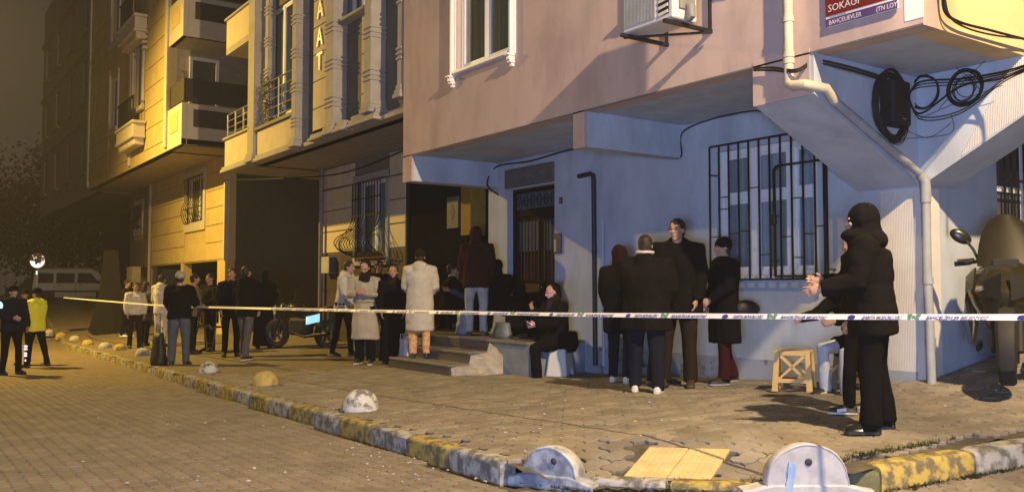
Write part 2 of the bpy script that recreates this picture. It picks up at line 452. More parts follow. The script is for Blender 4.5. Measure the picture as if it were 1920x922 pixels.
# moss and weeds along the corner joints
rr = random.Random(5); mb = MB()
def tuft(mb, p, s=1.0, n=10, rr=rr):
    for _ in range(n):
        a = rr.uniform(0, 6.28); h = rr.uniform(.01, .035)*s; o = Vector((math.cos(a), math.sin(a), 0))*rr.uniform(0, .03)*s
        b = p+o; t = b+Vector((math.cos(a)*h*.8, math.sin(a)*h*.8, h)); wv = Vector((-math.sin(a), math.cos(a), 0))*.004
        mb.add([b-wv, b+wv, t], [(0, 1, 2)])
def scatter_line(p, q, n, sp, s=1.0):
    for _ in range(n):
        t = rr.random(); x = p[0]+(q[0]-p[0])*t+rr.gauss(0, sp); y = p[1]+(q[1]-p[1])*t+rr.gauss(0, sp)
        fn = zp if on_walk(x, y) else zr
        tuft(mb, Vector((x, y, fn(x, y)-.004)), s)
scatter_line((B1.x-.2, B1.y-.1), (B1.x+.3, B1.y+.05), 160, .03, .9)
scatter_line(e1, e2, 170, .05)
scatter_line((s0.x-.25, s0.y+.1), (s0.x+sd.x*2.4-.22, s0.y+sd.y*2.4+.1), 420, .035)
scatter_line((s0.x, s0.y), (s0.x+sd.x*2.4, s0.y+sd.y*2.4), 200, .02)
scatter_line((-3.95, 4.55), (-3.55, 5.2), 120, .07)
mo = single('weeds', mb, moss, 'low green weeds and moss growing in the kerb joints', 'weeds', kind='stuff')
# litter
mb = MB()
for _ in range(80):
    px = rr.uniform(150, 1250); py = rr.uniform(770, 915)
    if rr.random() < .25: px, py = rr.uniform(1150, 1900), rr.uniform(740, 830)
    p = ground_at(px, py, zr); fn = zp if on_walk(p.x, p.y) else zr
    if abs(p.y-Yk(p.x)) < .25: continue
    z = fn(p.x, p.y)+.006; s = rr.uniform(.005, .014); a = rr.uniform(0, 3.1)
    mb.obox(Matrix.Translation((p.x, p.y, z)) @ Matrix.Rotation(a, 4, 'Z') @ Matrix.Rotation(.3, 4, 'X'), s, s*rr.uniform(.3, .8), .0025)
for _ in range(20):
    t = rr.random()*rr.random(); x = -5.3-t*6; y = Yk(x)-rr.uniform(.05, .5)
    mb.obox(Matrix.Translation((x, y, zr(x, y)+.008)) @ Matrix.Rotation(rr.uniform(0, 3), 4, 'Z'), rr.uniform(.005, .016), .006, .003)
single('litter', mb, mat('pale_litter', (.55, .52, .45), .9), 'small pale scraps of litter scattered along the road', 'litter', kind='stuff')

# domes
def dome(px, py, rad, hgt, m, label, fn=zp, flange=None, tilt=0, rivet=False, seed=1):
    p = ground_at(px, py, fn)
    t = thing('dome_bollard', label, 'bollard', (p.x, p.y, p.z), 'concrete dome bollards along the kerb')
    mb = MB(); seg = 44; rg = 18; rings = []
    for i in range(rg):
        a = (i/(rg))*math.pi/2; rr_ = rad*math.cos(a)**.9 if i else rad; z = hgt*math.sin(a)
        ring = []
        for k in range(seg):
            th = 2*math.pi*k/seg; jit = 1+.055*noise.noise(Vector((math.cos(th)*2+seed, math.sin(th)*2, z*9)))-.05*max(0, noise.noise(Vector((math.cos(th)*5+seed, math.sin(th)*5, z*22)))-.15)
            ring.append(Vector((rr_*jit*math.cos(th), rr_*jit*math.sin(th), z*jit)))
        rings.append(ring)
    rings = [[v+Vector((0, 0, -.09)) for v in rings[0]]]+rings+[[Vector((math.cos(2*math.pi*k/seg)*.004, math.sin(2*math.pi*k/seg)*.004, hgt*1.0)) for k in range(seg)]]
    mb.loft(rings)
    if tilt: mb.v = [tuple(Matrix.Rotation(tilt, 3, 'Y') @ Vector(v)) for v in mb.v]
    o = mb.build('dome', m, t, local=True, smooth_=True)
    if flange:
        d, L, fm = flange; mb = MB(); dv = Vector((math.cos(d), math.sin(d), 0)); n = Vector((-dv.y, dv.x, 0))
        M = Matrix(((dv.x, n.x, 0, 0), (dv.y, n.y, 0, 0), (0, 0, 1, -.03), (0, 0, 0, 1)))
        mb.obox(M, L, .085, .13, 0, .03); mb.build('footing', fm, t, local=True, smooth_=True)
    if rivet:
        v = Vector((-p.x, -p.y, 0)).normalized(); c = v*rad*.62+Vector((0, 0, hgt*.74))
        mb = MB(); mb.ell(c, Vector((.026, 0, 0)), Vector((0, .026, 0)), Vector((0, 0, .026)), 10, 6)
        mb.build('lifting_socket', mat('dark_socket', (.04, .04, .05), .7), t, local=True, smooth_=True)
        # faded blue painted stripe
        side = Vector((-v.y, v.x, 0)); q = []
        mb = MB()
        rings = []
        for i in range(11):
            a = i/10*math.pi/2*.92; s_ = .60
            for_w = []
            for ww in (-.030, .030):
                th = s_+ww/rad*1.0
                dv = (v*math.cos(th)+side*-math.sin(th))
                for_w.append(dv*(rad*math.cos(a)**.9*1.012)+Vector((0, 0, hgt*math.sin(a)*1.012)))
            rings.append(for_w)
        for i in range(10): mb.add([rings[i][0], rings[i][1], rings[i+1][1], rings[i+1][0]], [(0, 1, 2, 3)])
        mb.build('painted_stripe', mat('faded_blue_paint', (.16, .30, .55), .85), t, local=True, smooth_=True)
    return t
bw = mat('bollard_white_paint', (.42, .42, .42), .9, (.17, .18, .21), 6, .008, 35, thr=(.44, .60), detail=10)
bw2 = mat('bollard_fresh_white_paint', (.46, .455, .47), .9, (.34, .335, .34), 8, .007, 35, thr=(.45, .68), detail=10, stain=.25)
by = mat('bollard_yellow_paint', (.44, .34, .09), .88, (.25, .20, .09), 8, .005, 40, thr=(.48, .64))
bc = mat('bollard_patchy_paint', (.52, .50, .46), .88, (.17, .16, .14), 11, .007, 40, thr=(.47, .56))
def kerb_dome(px, py, ang, rad, m, fm, label, stripe=False, seed=1):
    p = ground_at(px, py, zr); t = thing('dome_bollard', label, 'bollard', p, 'concrete dome bollards along the kerb', rz=ang)
    # local: x along the kerb, -y towards the road
    def outline(sc, K=30):
        P = []
        for k in range(K+1):
            a_ = math.pi*(1-k/K); x = rad*sc*math.cos(a_); z = .045+rad*1.06*sc*math.sin(a_)**.92
            j = 1+.035*noise.noise(Vector((x*6+seed, z*6, sc*2)))-.06*max(0, noise.noise(Vector((x*14+seed, z*14, sc*5)))-.2)
            P.append((x*j, z*j))
        return P
    mb = MB(); rings = []
    for y, sc in ((-.085, .955), (-.090, .962), (-.083, .985), (-.068, 1.0), (0, .985), (.06, .93), (.12, .82), (.17, .66), (.205, .42), (.22, .12)):
        rings.append([Vector((x, y, z)) for x, z in outline(sc)]+[Vector((rad*sc, y, -.12)), Vector((-rad*sc, y, -.12))])
    mb.loft(rings); mb.build('dome', m, t, local=True, smooth_=True)
    mb = MB(); rings = []
    for x, h in tuple((sg_*x_*rad/.22, h_) for sg_, x_, h_ in ((-1, .345, .0), (-1, .335, .04), (-1, .28, .05), (-1, .24, .065), (-1, .18, .08), (1, .18, .08), (1, .24, .065), (1, .28, .05), (1, .335, .04), (1, .345, .0))):
        rings.append([Vector((x, -.095, -.12)), Vector((x, -.097, h-.015)), Vector((x, -.08, h)), Vector((x, .05, h)), Vector((x, .07, h-.02)), Vector((x, .07, -.12))])
    mb.loft(rings); mb.build('footing', m, t, local=True, smooth_=True)
    mb = MB(); c = Vector((.0 if stripe else .04, -.088, rad*.80)); mb.ell(c, (.024, 0, 0), (0, .010, 0), (0, 0, .024), 12, 6); mb.build('lifting_socket', mat('dark_socket', (.04, .04, .05), .7), t, local=True, smooth_=True)
    if stripe:
        rr_ = random.Random(3); mb = MB(); L_ = [(-.150-.010*rr_.random()+.12*z, -.098, .0+z) for z in [k*.024 for k in range(10)]]; R_ = [(x_+.042+.008*rr_.random(), y_, z_) for x_, y_, z_ in L_]
        for k in range(9): mb.prism([L_[k], R_[k], R_[k+1], L_[k+1]], (0, .012, 0))
        mb.build('painted_stripe', mat('faded_blue_paint', (.20, .33, .55), .9, (.34, .42, .52), 12, thr=(.45, .6)), t, local=True)
kerb_dome(1040, 906, R(24), .215, bw, kerb_w, 'large dome bollard with blue grey worn face in the kerb left of the yellow tiles', seed=3)
kerb_dome(1508, 925, R(56), .272, bw2, kerb_w, 'large white dome bollard with a blue stripe and a dark socket near the right kerb', True, seed=8)
dl = [(675, 768, .195, .215, bc, 'patchy cream dome bollard tilted on the pavement before the steps'),
 (498, 721, .18, .19, by, 'yellow dome bollard in front of the motorcycle with the bright plate'),
 (391, 697, .17, .17, bc, 'mottled grey dome bollard beside the man with the light cap'),
 (268, 666, .17, .17, bw2, 'pale dome bollard partly behind the dark backpack'),
 (225, 656, .17, .16, by, 'yellow dome bollard directly left of the pale one by the backpack'),
 (197, 652, .17, .16, bw2, 'pale dome bollard between two yellow ones'),
 (165, 646, .17, .15, by, 'yellow dome bollard third in the far row from the left'),
 (140, 637, .17, .15, bw2, 'whitish dome bollard in the far row behind the yellow jacket officer'),
 (114, 631, .17, .15, by, 'yellow dome bollard second in the far row from the left'),
 (91, 624, .17, .15, bc, 'farthest dome bollard beside the yellow jacket officer')]
for i, (px, py, r_, h_, m_, lb) in enumerate(dl): dome(px, py, r_, h_, m_, lb, tilt=(R(14) if i == 0 else 0), seed=i+20)

# ------------------------------------------------------------------ barrier tape
TP = [(-.4, 4.62, -.10), (.98, 4.6, -.06)]
def tape_z(x):
    k = [(-33, -.29), (-20.9, -.36), (-17.2, -.346), (-10.2, -.277), (-6, -.226), (-3.78, -.186), (-2.33, -.152), (2.2, -.03)]
    for (a, za), (b, zb) in zip(k, k[1:]):
        if x <= b: return .964*(za+(zb-za)*(x-a)/(b-a))
    return -.03
def tape_y(x): return 4.82 if x < -2 else 4.82-.22*smooth(-2, 2, x)
tapew = mat('white_tape_plastic', (.70, .69, .68), .45, vary=.04)
tp = thing('barrier_tape', 'white municipal barrier tape with blue lettering stretched across the whole street', 'tape', (-3, 5, -.17))
mb = MB(); H = .0195
rings = []
for x in frange(-33, 2.1, .2):
    tw = .58+.10*math.sin(x*1.7)+.06*math.sin(x*.61); c = Vector((x, tape_y(x), tape_z(x)))
    u = Vector((0, math.sin(tw), math.cos(tw)))*H; n = Vector((0, math.cos(tw), -math.sin(tw)))*.0008
    rings.append([c-u-n, c+u-n, c+u+n, c-u+n])
mb.loft(rings); mb.build('tape_band', tapew, tp)
TEXTQ = []
def text_mesh(name, body, size, mats, parent, loc, rot, sx=1, shear=0, extrude=.0005, bold=0, align='LEFT'):
    c = bpy.data.curves.new(name, 'FONT'); c.body = body; c.size = size; c.extrude = extrude; c.shear = shear; c.offset = bold
    c.align_x = align; c.resolution_u = 2
    o = bpy.data.objects.new(name, c); COL.objects.link(o)
    TEXTQ.append((o, name, mats, parent, Vector(loc), rot, sx)); return o
blue_ink = mat('blue_tape_print', (.03, .03, .20), .5, vary=.05)
green_ink = mat('green_tape_print', (.10, .22, .17), .5, vary=.1)
ROTF = (R(90), 0, 0)
for k in range(11):
    x0 = -3.27-1.0*k if k else -3.27
    for x in ([x0+1.0] if k == 0 else [])+[x0]:
        def tl(xx): return (xx, tape_y(xx)-.012, tape_z(xx)-.0115)
        sl = math.atan(.0105)
        text_mesh('tape_lettering', 'ZABITA MÜDÜRLÜĞÜ', .030, blue_ink, tp, tl(x+.07), (R(90-33), -sl, 0), .86, .35, bold=.0004)
        text_mesh('tape_lettering', 'BAHÇELİEVLER BELEDİYESİ', .030, blue_ink, tp, tl(x+.475), (R(90-33), -sl, 0), .93, .35, bold=.0004)
        mb = MB(); c = Vector((x, tape_y(x)-.007, tape_z(x)-.002))
        mb.prism([c+Vector((math.cos(a)*.026, math.sin(a)*.009, math.sin(a)*.014)) for a in [2*math.pi*i/14 for i in range(14)]], (0, .001, 0))
        mb.prism([c+Vector((-.035, 0, -.012)), c+Vector((.035, 0, -.012)), c+Vector((.02, 0, -.004)), c+Vector((-.02, 0, -.004))], (0, .001, 0))
        mb.build('tape_emblem', blue_ink, tp)
        mb = MB(); c = Vector((x+.40, tape_y(x)-.004, tape_z(x+.4)))
        for a, b, z0, z1 in ((-.04, -.012, .004, .016), (-.034, -.014, -.014, .001), (.012, .04, .006, .017), (.01, .036, -.014, .002), (-.01, .008, -.008, .010)):
            mb.prism([(c.x+a, c.y+.65*z0, c.z+z0), (c.x+b, c.y+.65*z0, c.z+z0), (c.x+b, c.y+.65*z1, c.z+z1), (c.x+a, c.y+.65*z1, c.z+z1)], (0, .001, -.0015))
        mb.build('tape_emblem', green_ink, tp)
# ------------------------------------------------------------------ walls with openings
def wall_Y(mb, Y, x0, x1, z0, z1, holes=(), th=.2, mi=0):
    """vertical wall facing -Y: front at Y, back at Y+th, real openings"""
    return wall_gen(mb, x0, x1, z0, z1, holes, lambda u, z, d: (u, Y+d*th, z), mi)
def wall_X(mb, X, y0, y1, z0, z1, holes=(), th=.2, mi=0):
    return wall_gen(mb, y0, y1, z0, z1, holes, lambda u, z, d: (X-d*th, u, z), mi)
def wall_gen(mb, u0, u1, z0, z1, holes, P, mi):
    us = sorted({u0, u1}|{h[0] for h in holes}|{h[1] for h in holes}); zs = sorted({z0, z1}|{h[2] for h in holes}|{h[3] for h in holes})
    us = [u for u in us if u0 <= u <= u1]; zs = [z for z in zs if z0 <= z <= z1]
    def solid(i, j):
        if i < 0 or j < 0 or i >= len(us)-1 or j >= len(zs)-1: return False
        cu = (us[i]+us[i+1])/2; cz = (zs[j]+zs[j+1])/2
        return not any(h[0] < cu < h[1] and h[2] < cz < h[3] for h in holes)
    for i in range(len(us)-1):
        for j in range(len(zs)-1):
            if not solid(i, j): continue
            a, b, c, d = us[i], us[i+1], zs[j], zs[j+1]
            mb.add([P(a, c, 0), P(b, c, 0), P(b, d, 0), P(a, d, 0)], [(0, 1, 2, 3)], mi)
            mb.add([P(a, c, 1), P(b, c, 1), P(b, d, 1), P(a, d, 1)], [(3, 2, 1, 0)], mi)
            if not solid(i-1, j): mb.add([P(a, c, 0), P(a, c, 1), P(a, d, 1), P(a, d, 0)], [(0, 1, 2, 3)], mi)
            if not solid(i+1, j): mb.add([P(b, c, 0), P(b, c, 1), P(b, d, 1), P(b, d, 0)], [(3, 2, 1, 0)], mi)
            if not solid(i, j-1): mb.add([P(a, c, 0), P(b, c, 0), P(b, c, 1), P(a, c, 1)], [(0, 1, 2, 3)], mi)
            if not solid(i, j+1): mb.add([P(a, d, 0), P(b, d, 0), P(b, d, 1), P(a, d, 1)], [(3, 2, 1, 0)], mi)
    return mb
def window_Y(parent, Y, x0, x1, z0, z1, cols, transom=None, fr=white_pvc, fw=.06, curt=curtain, glass=glass_dark, gl=True, subs=True):
    """frame in an opening facing -Y. cols = list of x fractions for mullions"""
    mb = MB(); d0, d1 = Y, Y+.06
    mb.box(x0, x1, d0, d1, z0, z0+fw); mb.box(x0, x1, d0, d1, z1-fw, z1)
    mb.box(x0, x0+fw, d0, d1, z0+fw, z1-fw); mb.box(x1-fw, x1, d0, d1, z0+fw, z1-fw)
    xs = [x0+fw*.5]+[x0+(x1-x0)*c for c in cols]+[x1-fw*.5]
    for x in xs[1:-1]: mb.box(x-fw*.6, x+fw*.6, d0-.002, d1, z0+fw, z1-fw)
    zs = [z0+fw*.5]+([transom] if transom else [])+[z1-fw*.5]
    if transom:
        for a, b in zip(xs, xs[1:]): mb.box(a+fw*.6, b-fw*.6, d0+.001, d1, transom-fw*.5, transom+fw*.5)
    win = mb.build('window', fr, parent)
    for a, b in zip(xs, xs[1:]):
        for c, d in zip(zs, zs[1:]):
            if subs and d == zs[-1]-0 and False: pass
            sm = MB(); i = fw*.62; e = .035
            X0, X1, Z0, Z1 = a+i, b-i, c+fw*.52, d-fw*.52
            s0, s1 = Y+.008, Y+.05
            sm.box(X0, X1, s0, s1, Z0, Z0+e); sm.box(X0, X1, s0, s1, Z1-e, Z1); sm.box(X0, X0+e, s0, s1, Z0+e, Z1-e); sm.box(X1-e, X1, s0, s1, Z0+e, Z1-e)
            sm.build('sash', fr, win)
            pm = MB(); pm.box(X0+e, X1-e, Y+.03, Y+.036, Z0+e, Z1-e); pm.build('pane', glass, win)
    if curt:
        cm = MB(); n = int((x1-x0)/.035); top = []; 
        vs = []; 
        for i in range(n+1):
            x = x0+.02+(x1-x0-.04)*i/n; y = Y+.13+.014*math.sin(i*1.15)+.01*math.sin(i*.37)
            vs += [(x, y, z0+.02), (x, y, z1-.02)]
        cm.add(vs, [(2*i, 2*i+2, 2*i+3, 2*i+1) for i in range(n)])
        cm.build('curtain', curt, win, smooth_=2)
        bk = MB(); bk.box(x0-.1, x1+.1, Y+.22, Y+.24, z0-.1, z1+.1); bk.build('dark_interior', mat('dark_interior', (.02, .02, .02), .9), win)
    return win
def grille_Y(parent, Y, x0, x1, z0, z1, nb, m=blackiron, door=None, r=.009):
    name = 'window_grille'
    base = MB(); base.bar((x0, Y, z0), (x1, Y, z0), .022); g = base.build(name, m, parent)
    base = MB(); base.bar((x0, Y, z1), (x1, Y, z1), .022); base.build('grille_rail', m, g)
    for i in range(nb+1):
        x = x0+(x1-x0)*i/nb; b = MB(); b.bar((x, Y-.001, z0+.011), (x, Y-.001, z1-.011), .017)
        b.build('grille_bar', m, g)
    return g

# ================================================================== PINK BUILDING
WY, OY = 8.5, 6.83           # ground floor wall plane, overhang plane
SOF = 2.145                  # underside of the overhang (relative to the camera)
PK = thing('pink_apartment_building', 'pink rendered apartment building with overhanging upper floor and pale blue grey ground floor', 'building', (-8, 9, -1.2))
CX = -4.95                   # right ground floor wall plane
OX = -3.93                   # right overhang plane
WL = -12.85                  # left end
TOPZ = 9
m = MB()
w1 = (-11.18, -9.80, 3.22, 4.75); w2 = (-7.25, -5.85, 3.22, 4.75)
wall_Y(m, OY, WL, OX, SOF, TOPZ, [w1, w2], .22)
m.build('upper_front_wall', pink, PK)
m = MB(); wall_X(m, OX, OY+.22, 22, SOF, TOPZ, [(10.5, 12, 3.2, 4.7)], .22); m.build('upper_side_wall', cream_side, PK)
m = MB(); m.box(OX-.16, OX+.004, OY-.004, OY+.004, SOF+.06, TOPZ); m.build('corner_strip', white_pvc, PK)
m = MB(); m.box(WL, OX-.005, OY+.01, WY, SOF+.002, SOF+.12); m.box(CX, OX-.01, WY, 22, SOF+.002, SOF+.12); m.build('soffit', wallw, PK)
# ground floor wall
wg = (-7.66, -6.17, .16, 1.72)
dr = (-12.28, -10.98, -1.0, 1.66)
m = MB(); wall_Y(m, WY, WL, CX, -1.6, SOF+.05, [wg, dr], .25); m.build('ground_floor_wall', wallw, PK)
m = MB(); wall_X(m, CX, WY+.25, 22, -1.6, SOF+.05, [(10.0, 11.6, .12, 1.72)], .25)
m.build('side_ground_floor_wall', wallw, PK)
m = MB(); wall_X(m, WL+.25, WY+.25, 12, -1.5, 3, [], .25); m.build('left_return_wall', wallw, PK)
# damp skirting
m = MB(); m.box(LANDX1+.01, CX-.02, WY-.012, WY, -1.5, -.83); m.build('damp_skirting', mat('damp_skirting_paint', (.27, .31, .38), .9, (.07, .075, .085), 4.5, .004, 30, thr=(.55, .64)), PK)
# ribbed corner pillar
m = MB(); xx = -5.40
while xx < CX-.02:
    m.box(xx, xx+.009, WY-.010, WY+.001, -1.12, 1.0); xx += .018
y_ = WY+.02
while y_ < 8.72: y_ += .02
m.build('ribbed_plaster', rib_mat, PK)
m = MB(); m.box(-5.405, CX+.012, WY-.004, WY+.3, -1.3, 1.02); m.box(CX-.07, CX+.014, WY-.016, WY+.1, -1.25, 1.0); m.build('corner_pillar', rib_mat, PK)
# haunched beams (fins) under the overhang
def fin_X(x0, x1, zf, zb, mm, name, y0=OY+.002, y1=WY-.002, top=SOF+.004):
    m = MB(); m.prism([(x0, y0, top), (x0, y0, zf), (x0, y1, zb), (x0, y1, top)], (x1-x0, 0, 0)); m.build(name, mm, PK)
fin_X(-12.84, -12.56, 1.735, 1.735, wallw, 'beam')
fin_X(-8.43, -8.235, 1.715, 1.715, wallw, 'beam')
m = MB(); m.box(-8.44, -8.225, OY-.006, OY+.03, 1.708, SOF+.04); m.build('beam_end', pink, PK)
m = MB(); m.box(-12.85, -12.55, OY-.006, OY+.03, 1.73, SOF+.04); m.build('beam_end', pink, PK)
fin_X(-5.66, CX-.03, 1.77, 1.04, wallw, 'corner_beam')
m = MB(); m.box(-5.67, -5.02, OY-.006, OY+.02, 1.765, SOF+.05); m.build('beam_end', pink, PK)
m = MB(); yb = 9.12      # fin along +X carrying the side overhang
m.prism([(CX+.001, WY, SOF+.004), (CX+.001, WY, 1.04), (OX-.004, WY, 1.60), (OX-.004, WY, SOF+.004)], (0, yb-WY, 0)); m.build('corner_beam', wallw, PK)
m = MB()   # ribbed lit skin on the right part of that beam
x = CX+.42
while x < OX-.02:
    t = (x-CX)/(OX-CX); m.box(x, x+.008, WY-.006, WY+.001, 1.06+.56*t, min(SOF, 1.06+.56*t+(t-.38)*1.0)); x += .016
m.build('ribbed_beam_face', rib_mat, PK)
# soffit crack line / drip edge
m = MB(); m.box(WL, OX, OY-.006, OY+.004, SOF-.006, SOF+.012); m.build('drip_edge', mat('old_sealant', (.14, .13, .13), .9), PK)
# windows with moulded surrounds
def console(mb, x, Y, z):
    mb.box(x-.05, x+.05, Y-.13, Y, z-.03, z, 0, .008); mb.box(x-.04, x+.04, Y-.10, Y, z-.09, z-.03, 0, .01)
    mb.box(x-.045, x+.045, Y-.085, Y, z-.125, z-.09, 0, .01); mb.box(x-.03, x+.03, Y-.05, Y, z-.17, z-.125, 0, .008)
for (x0, x1, z0, z1), cw in ((w1, curtain_warm), (w2, curtain)):
    window_Y(PK, OY+.06, x0, x1, z0, z1, [.52] if cw is curtain_warm else [.5], None, curt=cw, glass=glass_thin)
    s = MB()
    for xx in (x0-.14, x1+.02):
        for k in range(3): s.box(xx+.035*k, xx+.035*k+.026, OY-.045-.018*k, OY, z0-.06, z1+.1, 0, .005)
        s.box(xx, xx+.12, OY-.028, OY+.001, z0-.06, z1+.1)
    s.box(x0-.02, x1+.02, OY-.07, OY+.05, z0-.05, z0+.002, 0, .01)
    sur = s.build('window_surround', white_pvc, PK)
    s = MB(); console(s, x0-.08, OY, z0-.06); s.build('console', white_pvc, sur)
    s = MB(); console(s, x1+.08, OY, z0-.06); s.build('console', white_pvc, sur)
# ground floor window
window_Y(PK, WY+.07, wg[0], wg[1], wg[2], wg[3], [.36, .73], 1.12, fw=.075, curt=curtain, glass=glass_thin)
m = MB(); m.box(wg[0]-.02, wg[1]+.02, WY-.05, WY+.08, wg[2]-.045, wg[2], 0, .008); m.build('window_sill', white_pvc, PK)
GY = WY-.13
gA = onY(1330, 281, GY); gB = onY(1553, 522, GY)
gx0, gx1, gz0, gz1 = gA.x, gB.x, gB.z, gA.z+.03
gr = grille_Y(PK, GY, gx0, gx1, gz0, gz1, 11)
stp = (gx1-gx0)/11
rr = random.Random(3)
for i, zs in enumerate(([.55], [1.05, .9], [.58], [.60], [1.13, .6, ][:1], [.30], [.75, .22], [.50], [.95, .25], [.52], [.60])):
    for z in zs:
        b = MB(); b.bar((gx0+stp*i+.009, GY, gz0+z*.96), (gx0+stp*(i+1)-.009, GY, gz0+z*.96), .010); b.build('grille_bar', blackiron, gr)
b = MB(); hx0, hx1, hz1 = gx0+stp*6.55, gx1-.01, gz0+1.30
b.bar((hx0, GY-.025, gz0+.03), (hx0, GY-.025, hz1-.05), .024); b.bar((hx1, GY-.025, gz0+.03), (hx1, GY-.025, hz1), .026)
b.bar((hx0+.05, GY-.025, hz1), (hx1, GY-.025, hz1), .022); b.bar((hx0, GY-.025, gz0+.03), (hx1, GY-.025, gz0+.03), .026)
b.bar((hx0, GY-.025, hz1-.05), (hx0+.05, GY-.025, hz1), .03)
b.build('grille_hatch', blackiron, PK)
b = MB(); b.box(hx0-.03, hx0+.03, GY-.06, GY-.02, gz0+.62, gz0+.74, 0, .008); b.build('padlock', blackiron, PK)
for z in (gz0+.1, gz1-.35):
    for x in (gx0, gx1): b = MB(); b.bar((x, GY, z), (x, WY+.01, z), .018); b.build('grille_bracket', blackiron, PK)
# side window with grille
SW = thing('side_window', 'white framed ground floor window with black bars on the side wall behind the scooter', 'window', (CX, 10.8, .1))
s = MB()
for a, b_ in ((10.0, 10.07), (10.75, 10.83), (11.53, 11.6)): s.box(CX-.14, CX-.08, a, b_, .12, 1.72)
for z in (.12, 1.1, 1.66): s.box(CX-.138, CX-.082, 10.07, 10.75, z, z+.06); s.box(CX-.138, CX-.082, 10.83, 11.53, z, z+.06)
s.build('frame', white_pvc, SW)
s = MB(); s.box(CX-.12, CX-.11, 10.05, 11.55, .15, 1.7); s.build('pane', mat('dim_glass', (.09, .09, .10), .2), SW)
for i in range(12): 
    b = MB(); y = 9.97+i*.148; b.bar((CX+.10, y, .05), (CX+.10, y, 1.68), .02); b.build('grille_bar', blackiron, SW)
for z in (.07, .62, 1.2, 1.66): b = MB(); b.bar((CX+.10, 9.95, z), (CX+.10, 11.62, z), .02); b.build('grille_rail', blackiron, SW)
# entrance door: iron and glass double door with fanlight
DR = thing('entrance_door', 'dark brown double entrance door with wrought iron grilles, lower panels and a brass handle', 'door', (-11.63, WY+.1, -.75))
brown = mat('dark_brown_door_metal', (.016, .012, .010), .8, spec=.03)
brownl = mat('varnished_brown_panel', (.07, .038, .014), .6, spec=.1)
dullred = mat('dull_red_glass', (.034, .014, .016), .8, spec=.03)
dx0, dx1, dz0, dz1 = dr[0], dr[1], -.75, dr[3]
s = MB(); Y = WY+.12
s.box(dx0, dx0+.07, Y, Y+.08, dz0, dz1); s.box(dx1-.05, dx1, Y, Y+.08, dz0, dz1); s.box(dx0+.07, dx1-.05, Y, Y+.08, dz1-.07, dz1)
s.box(dx0+.07, dx1-.05, Y-.005, Y+.08, 1.20, 1.32); s.build('frame', brown, DR)
mid = dx0+.07+(dx1-dx0-.12)*.62
for a, b_ in ((dx0+.07, mid-.003), (mid+.003, dx1-.05)):
    lf = MB()
    for xx in (a, b_-.07): lf.box(xx, xx+.07, Y+.01, Y+.06, dz0+.02, 1.198)
    for z0, z1 in ((dz0+.02, dz0+.13), (-.12, -.07), (.10, .14), (.58, .62), (1.12, 1.198)): lf.box(a+.07, b_-.07, Y+.012, Y+.058, z0, z1)
    L_ = lf.build('door_leaf', brown, DR)
    q = MB(); q.box(a+.07, b_-.07, Y+.03, Y+.04, .62, 1.12); q.build('pane', mat('frosted_door_glass', (.085, .10, .13), .9, spec=.02), L_)  # plain dark blue grey glass, does not emit
    q = MB(); q.box(a+.07, b_-.07, Y+.03, Y+.04, .14, .58); q.build('pane', dullred, L_)
    q = MB(); q.box(a+.07, b_-.07, Y+.02, Y+.04, -.07, .10, 0, .008); q.build('brass_band', brownl, L_)
    q = MB(); q.box(a+.07, b_-.07, Y+.02, Y+.04, dz0+.13, -.12, 0, .008); q.build('pane', dullred, L_)
    n = int((b_-a-.14)/.085)
    for i in range(n+1):
        x = a+.08+(b_-a-.16)*i/n
        q = MB(); q.bar((x, Y, .15), (x, Y, 1.13), .013)
        if i % 2 == 0: q.bar((x+.014, Y, .15), (x+.014, Y, 1.13), .009); q.bar((x-.02, Y, .84), (x+.03, Y, .84), .014)
        q.build('bar', blackiron, L_)
q = MB(); q.ell((mid+.05, Y-.03, .03), (.022, 0, 0), (0, .03, 0), (0, 0, .022), 10, 6); q.box(mid-.62, mid-.60, Y-.03, Y, -.12, .0)
q.build('handle', mat('brass', (.75, .55, .22), .25, metal=1), DR, smooth_=True)
q = MB(); q.box(dx0+.07, dx1-.05, Y+.03, Y+.04, 1.32, dz1-.07); q.build('fanlight', mat('frosted_door_glass', (.2, .2, .2)), DR)
fl = MB(); fl.bar((dx0+.07, Y, 1.46), (dx1-.05, Y, 1.46), .012); n = 6
for i in range(n):
    x = dx0+.10+(dx1-dx0-.2)*(i+.5)/n; fl.tube([(x+.055*math.cos(t), Y, 1.455+.09*math.sin(t)) for t in [2*math.pi*k/12 for k in range(12)]], .007, 5, closed=True)
fl.build('fanlight_scroll', blackiron, DR)
q = MB(); q.box(dx0-.04, dx1+.0, WY-.03, WY+.01, 1.68, 2.0, 0, .008)
NP = single('door_nameplate', q, mat('grey_stone_plate', (.12, .115, .105), .7, (.085, .08, .075), 8), 'worn grey name plate with faint raised letters above the brown entrance door', 'sign')
text_mesh('plate_lettering', 'BİNNAZ AP', .15, mat('faint_letter', (.155, .15, .14), .6), NP, (-12.14, WY-.034, 1.80), ROTF, 1.25)
# door step block inside the door opening and landing, steps
marb = mat('grey_marble_step', (.20, .18, .155), .5, (.13, .12, .105), 5, .002, 30, stretch=(1, 1, 3))
marbd = mat('dark_marble_riser', (.06, .055, .052), .35, (.10, .09, .08), 6, stretch=(1, 1, 4))
ST = thing('entrance_steps', 'grey marble steps with a rough white side, leading up to the entrances', 'steps', (-12.1, 7.2, -1.25))
m = MB(); m.box(LANDX0, LANDX1, 7.47, WY-.001, -1.9, -.79); m.build('landing_base', mat('blue_washed_concrete', (.22, .26, .33), .85, (.13, .15, .19), 3, .005, 30), ST)
nt_ = 5
for i in range(nt_):
    a = LANDX0+(LANDX1-LANDX0)*i/nt_; b_ = LANDX0+(LANDX1-LANDX0)*(i+1)/nt_
    m = MB(); m.box(a+.002, b_-.002, 7.44, WY-.003, -.788, -.75, 0, .005); m.build('landing_slab', marb, ST)
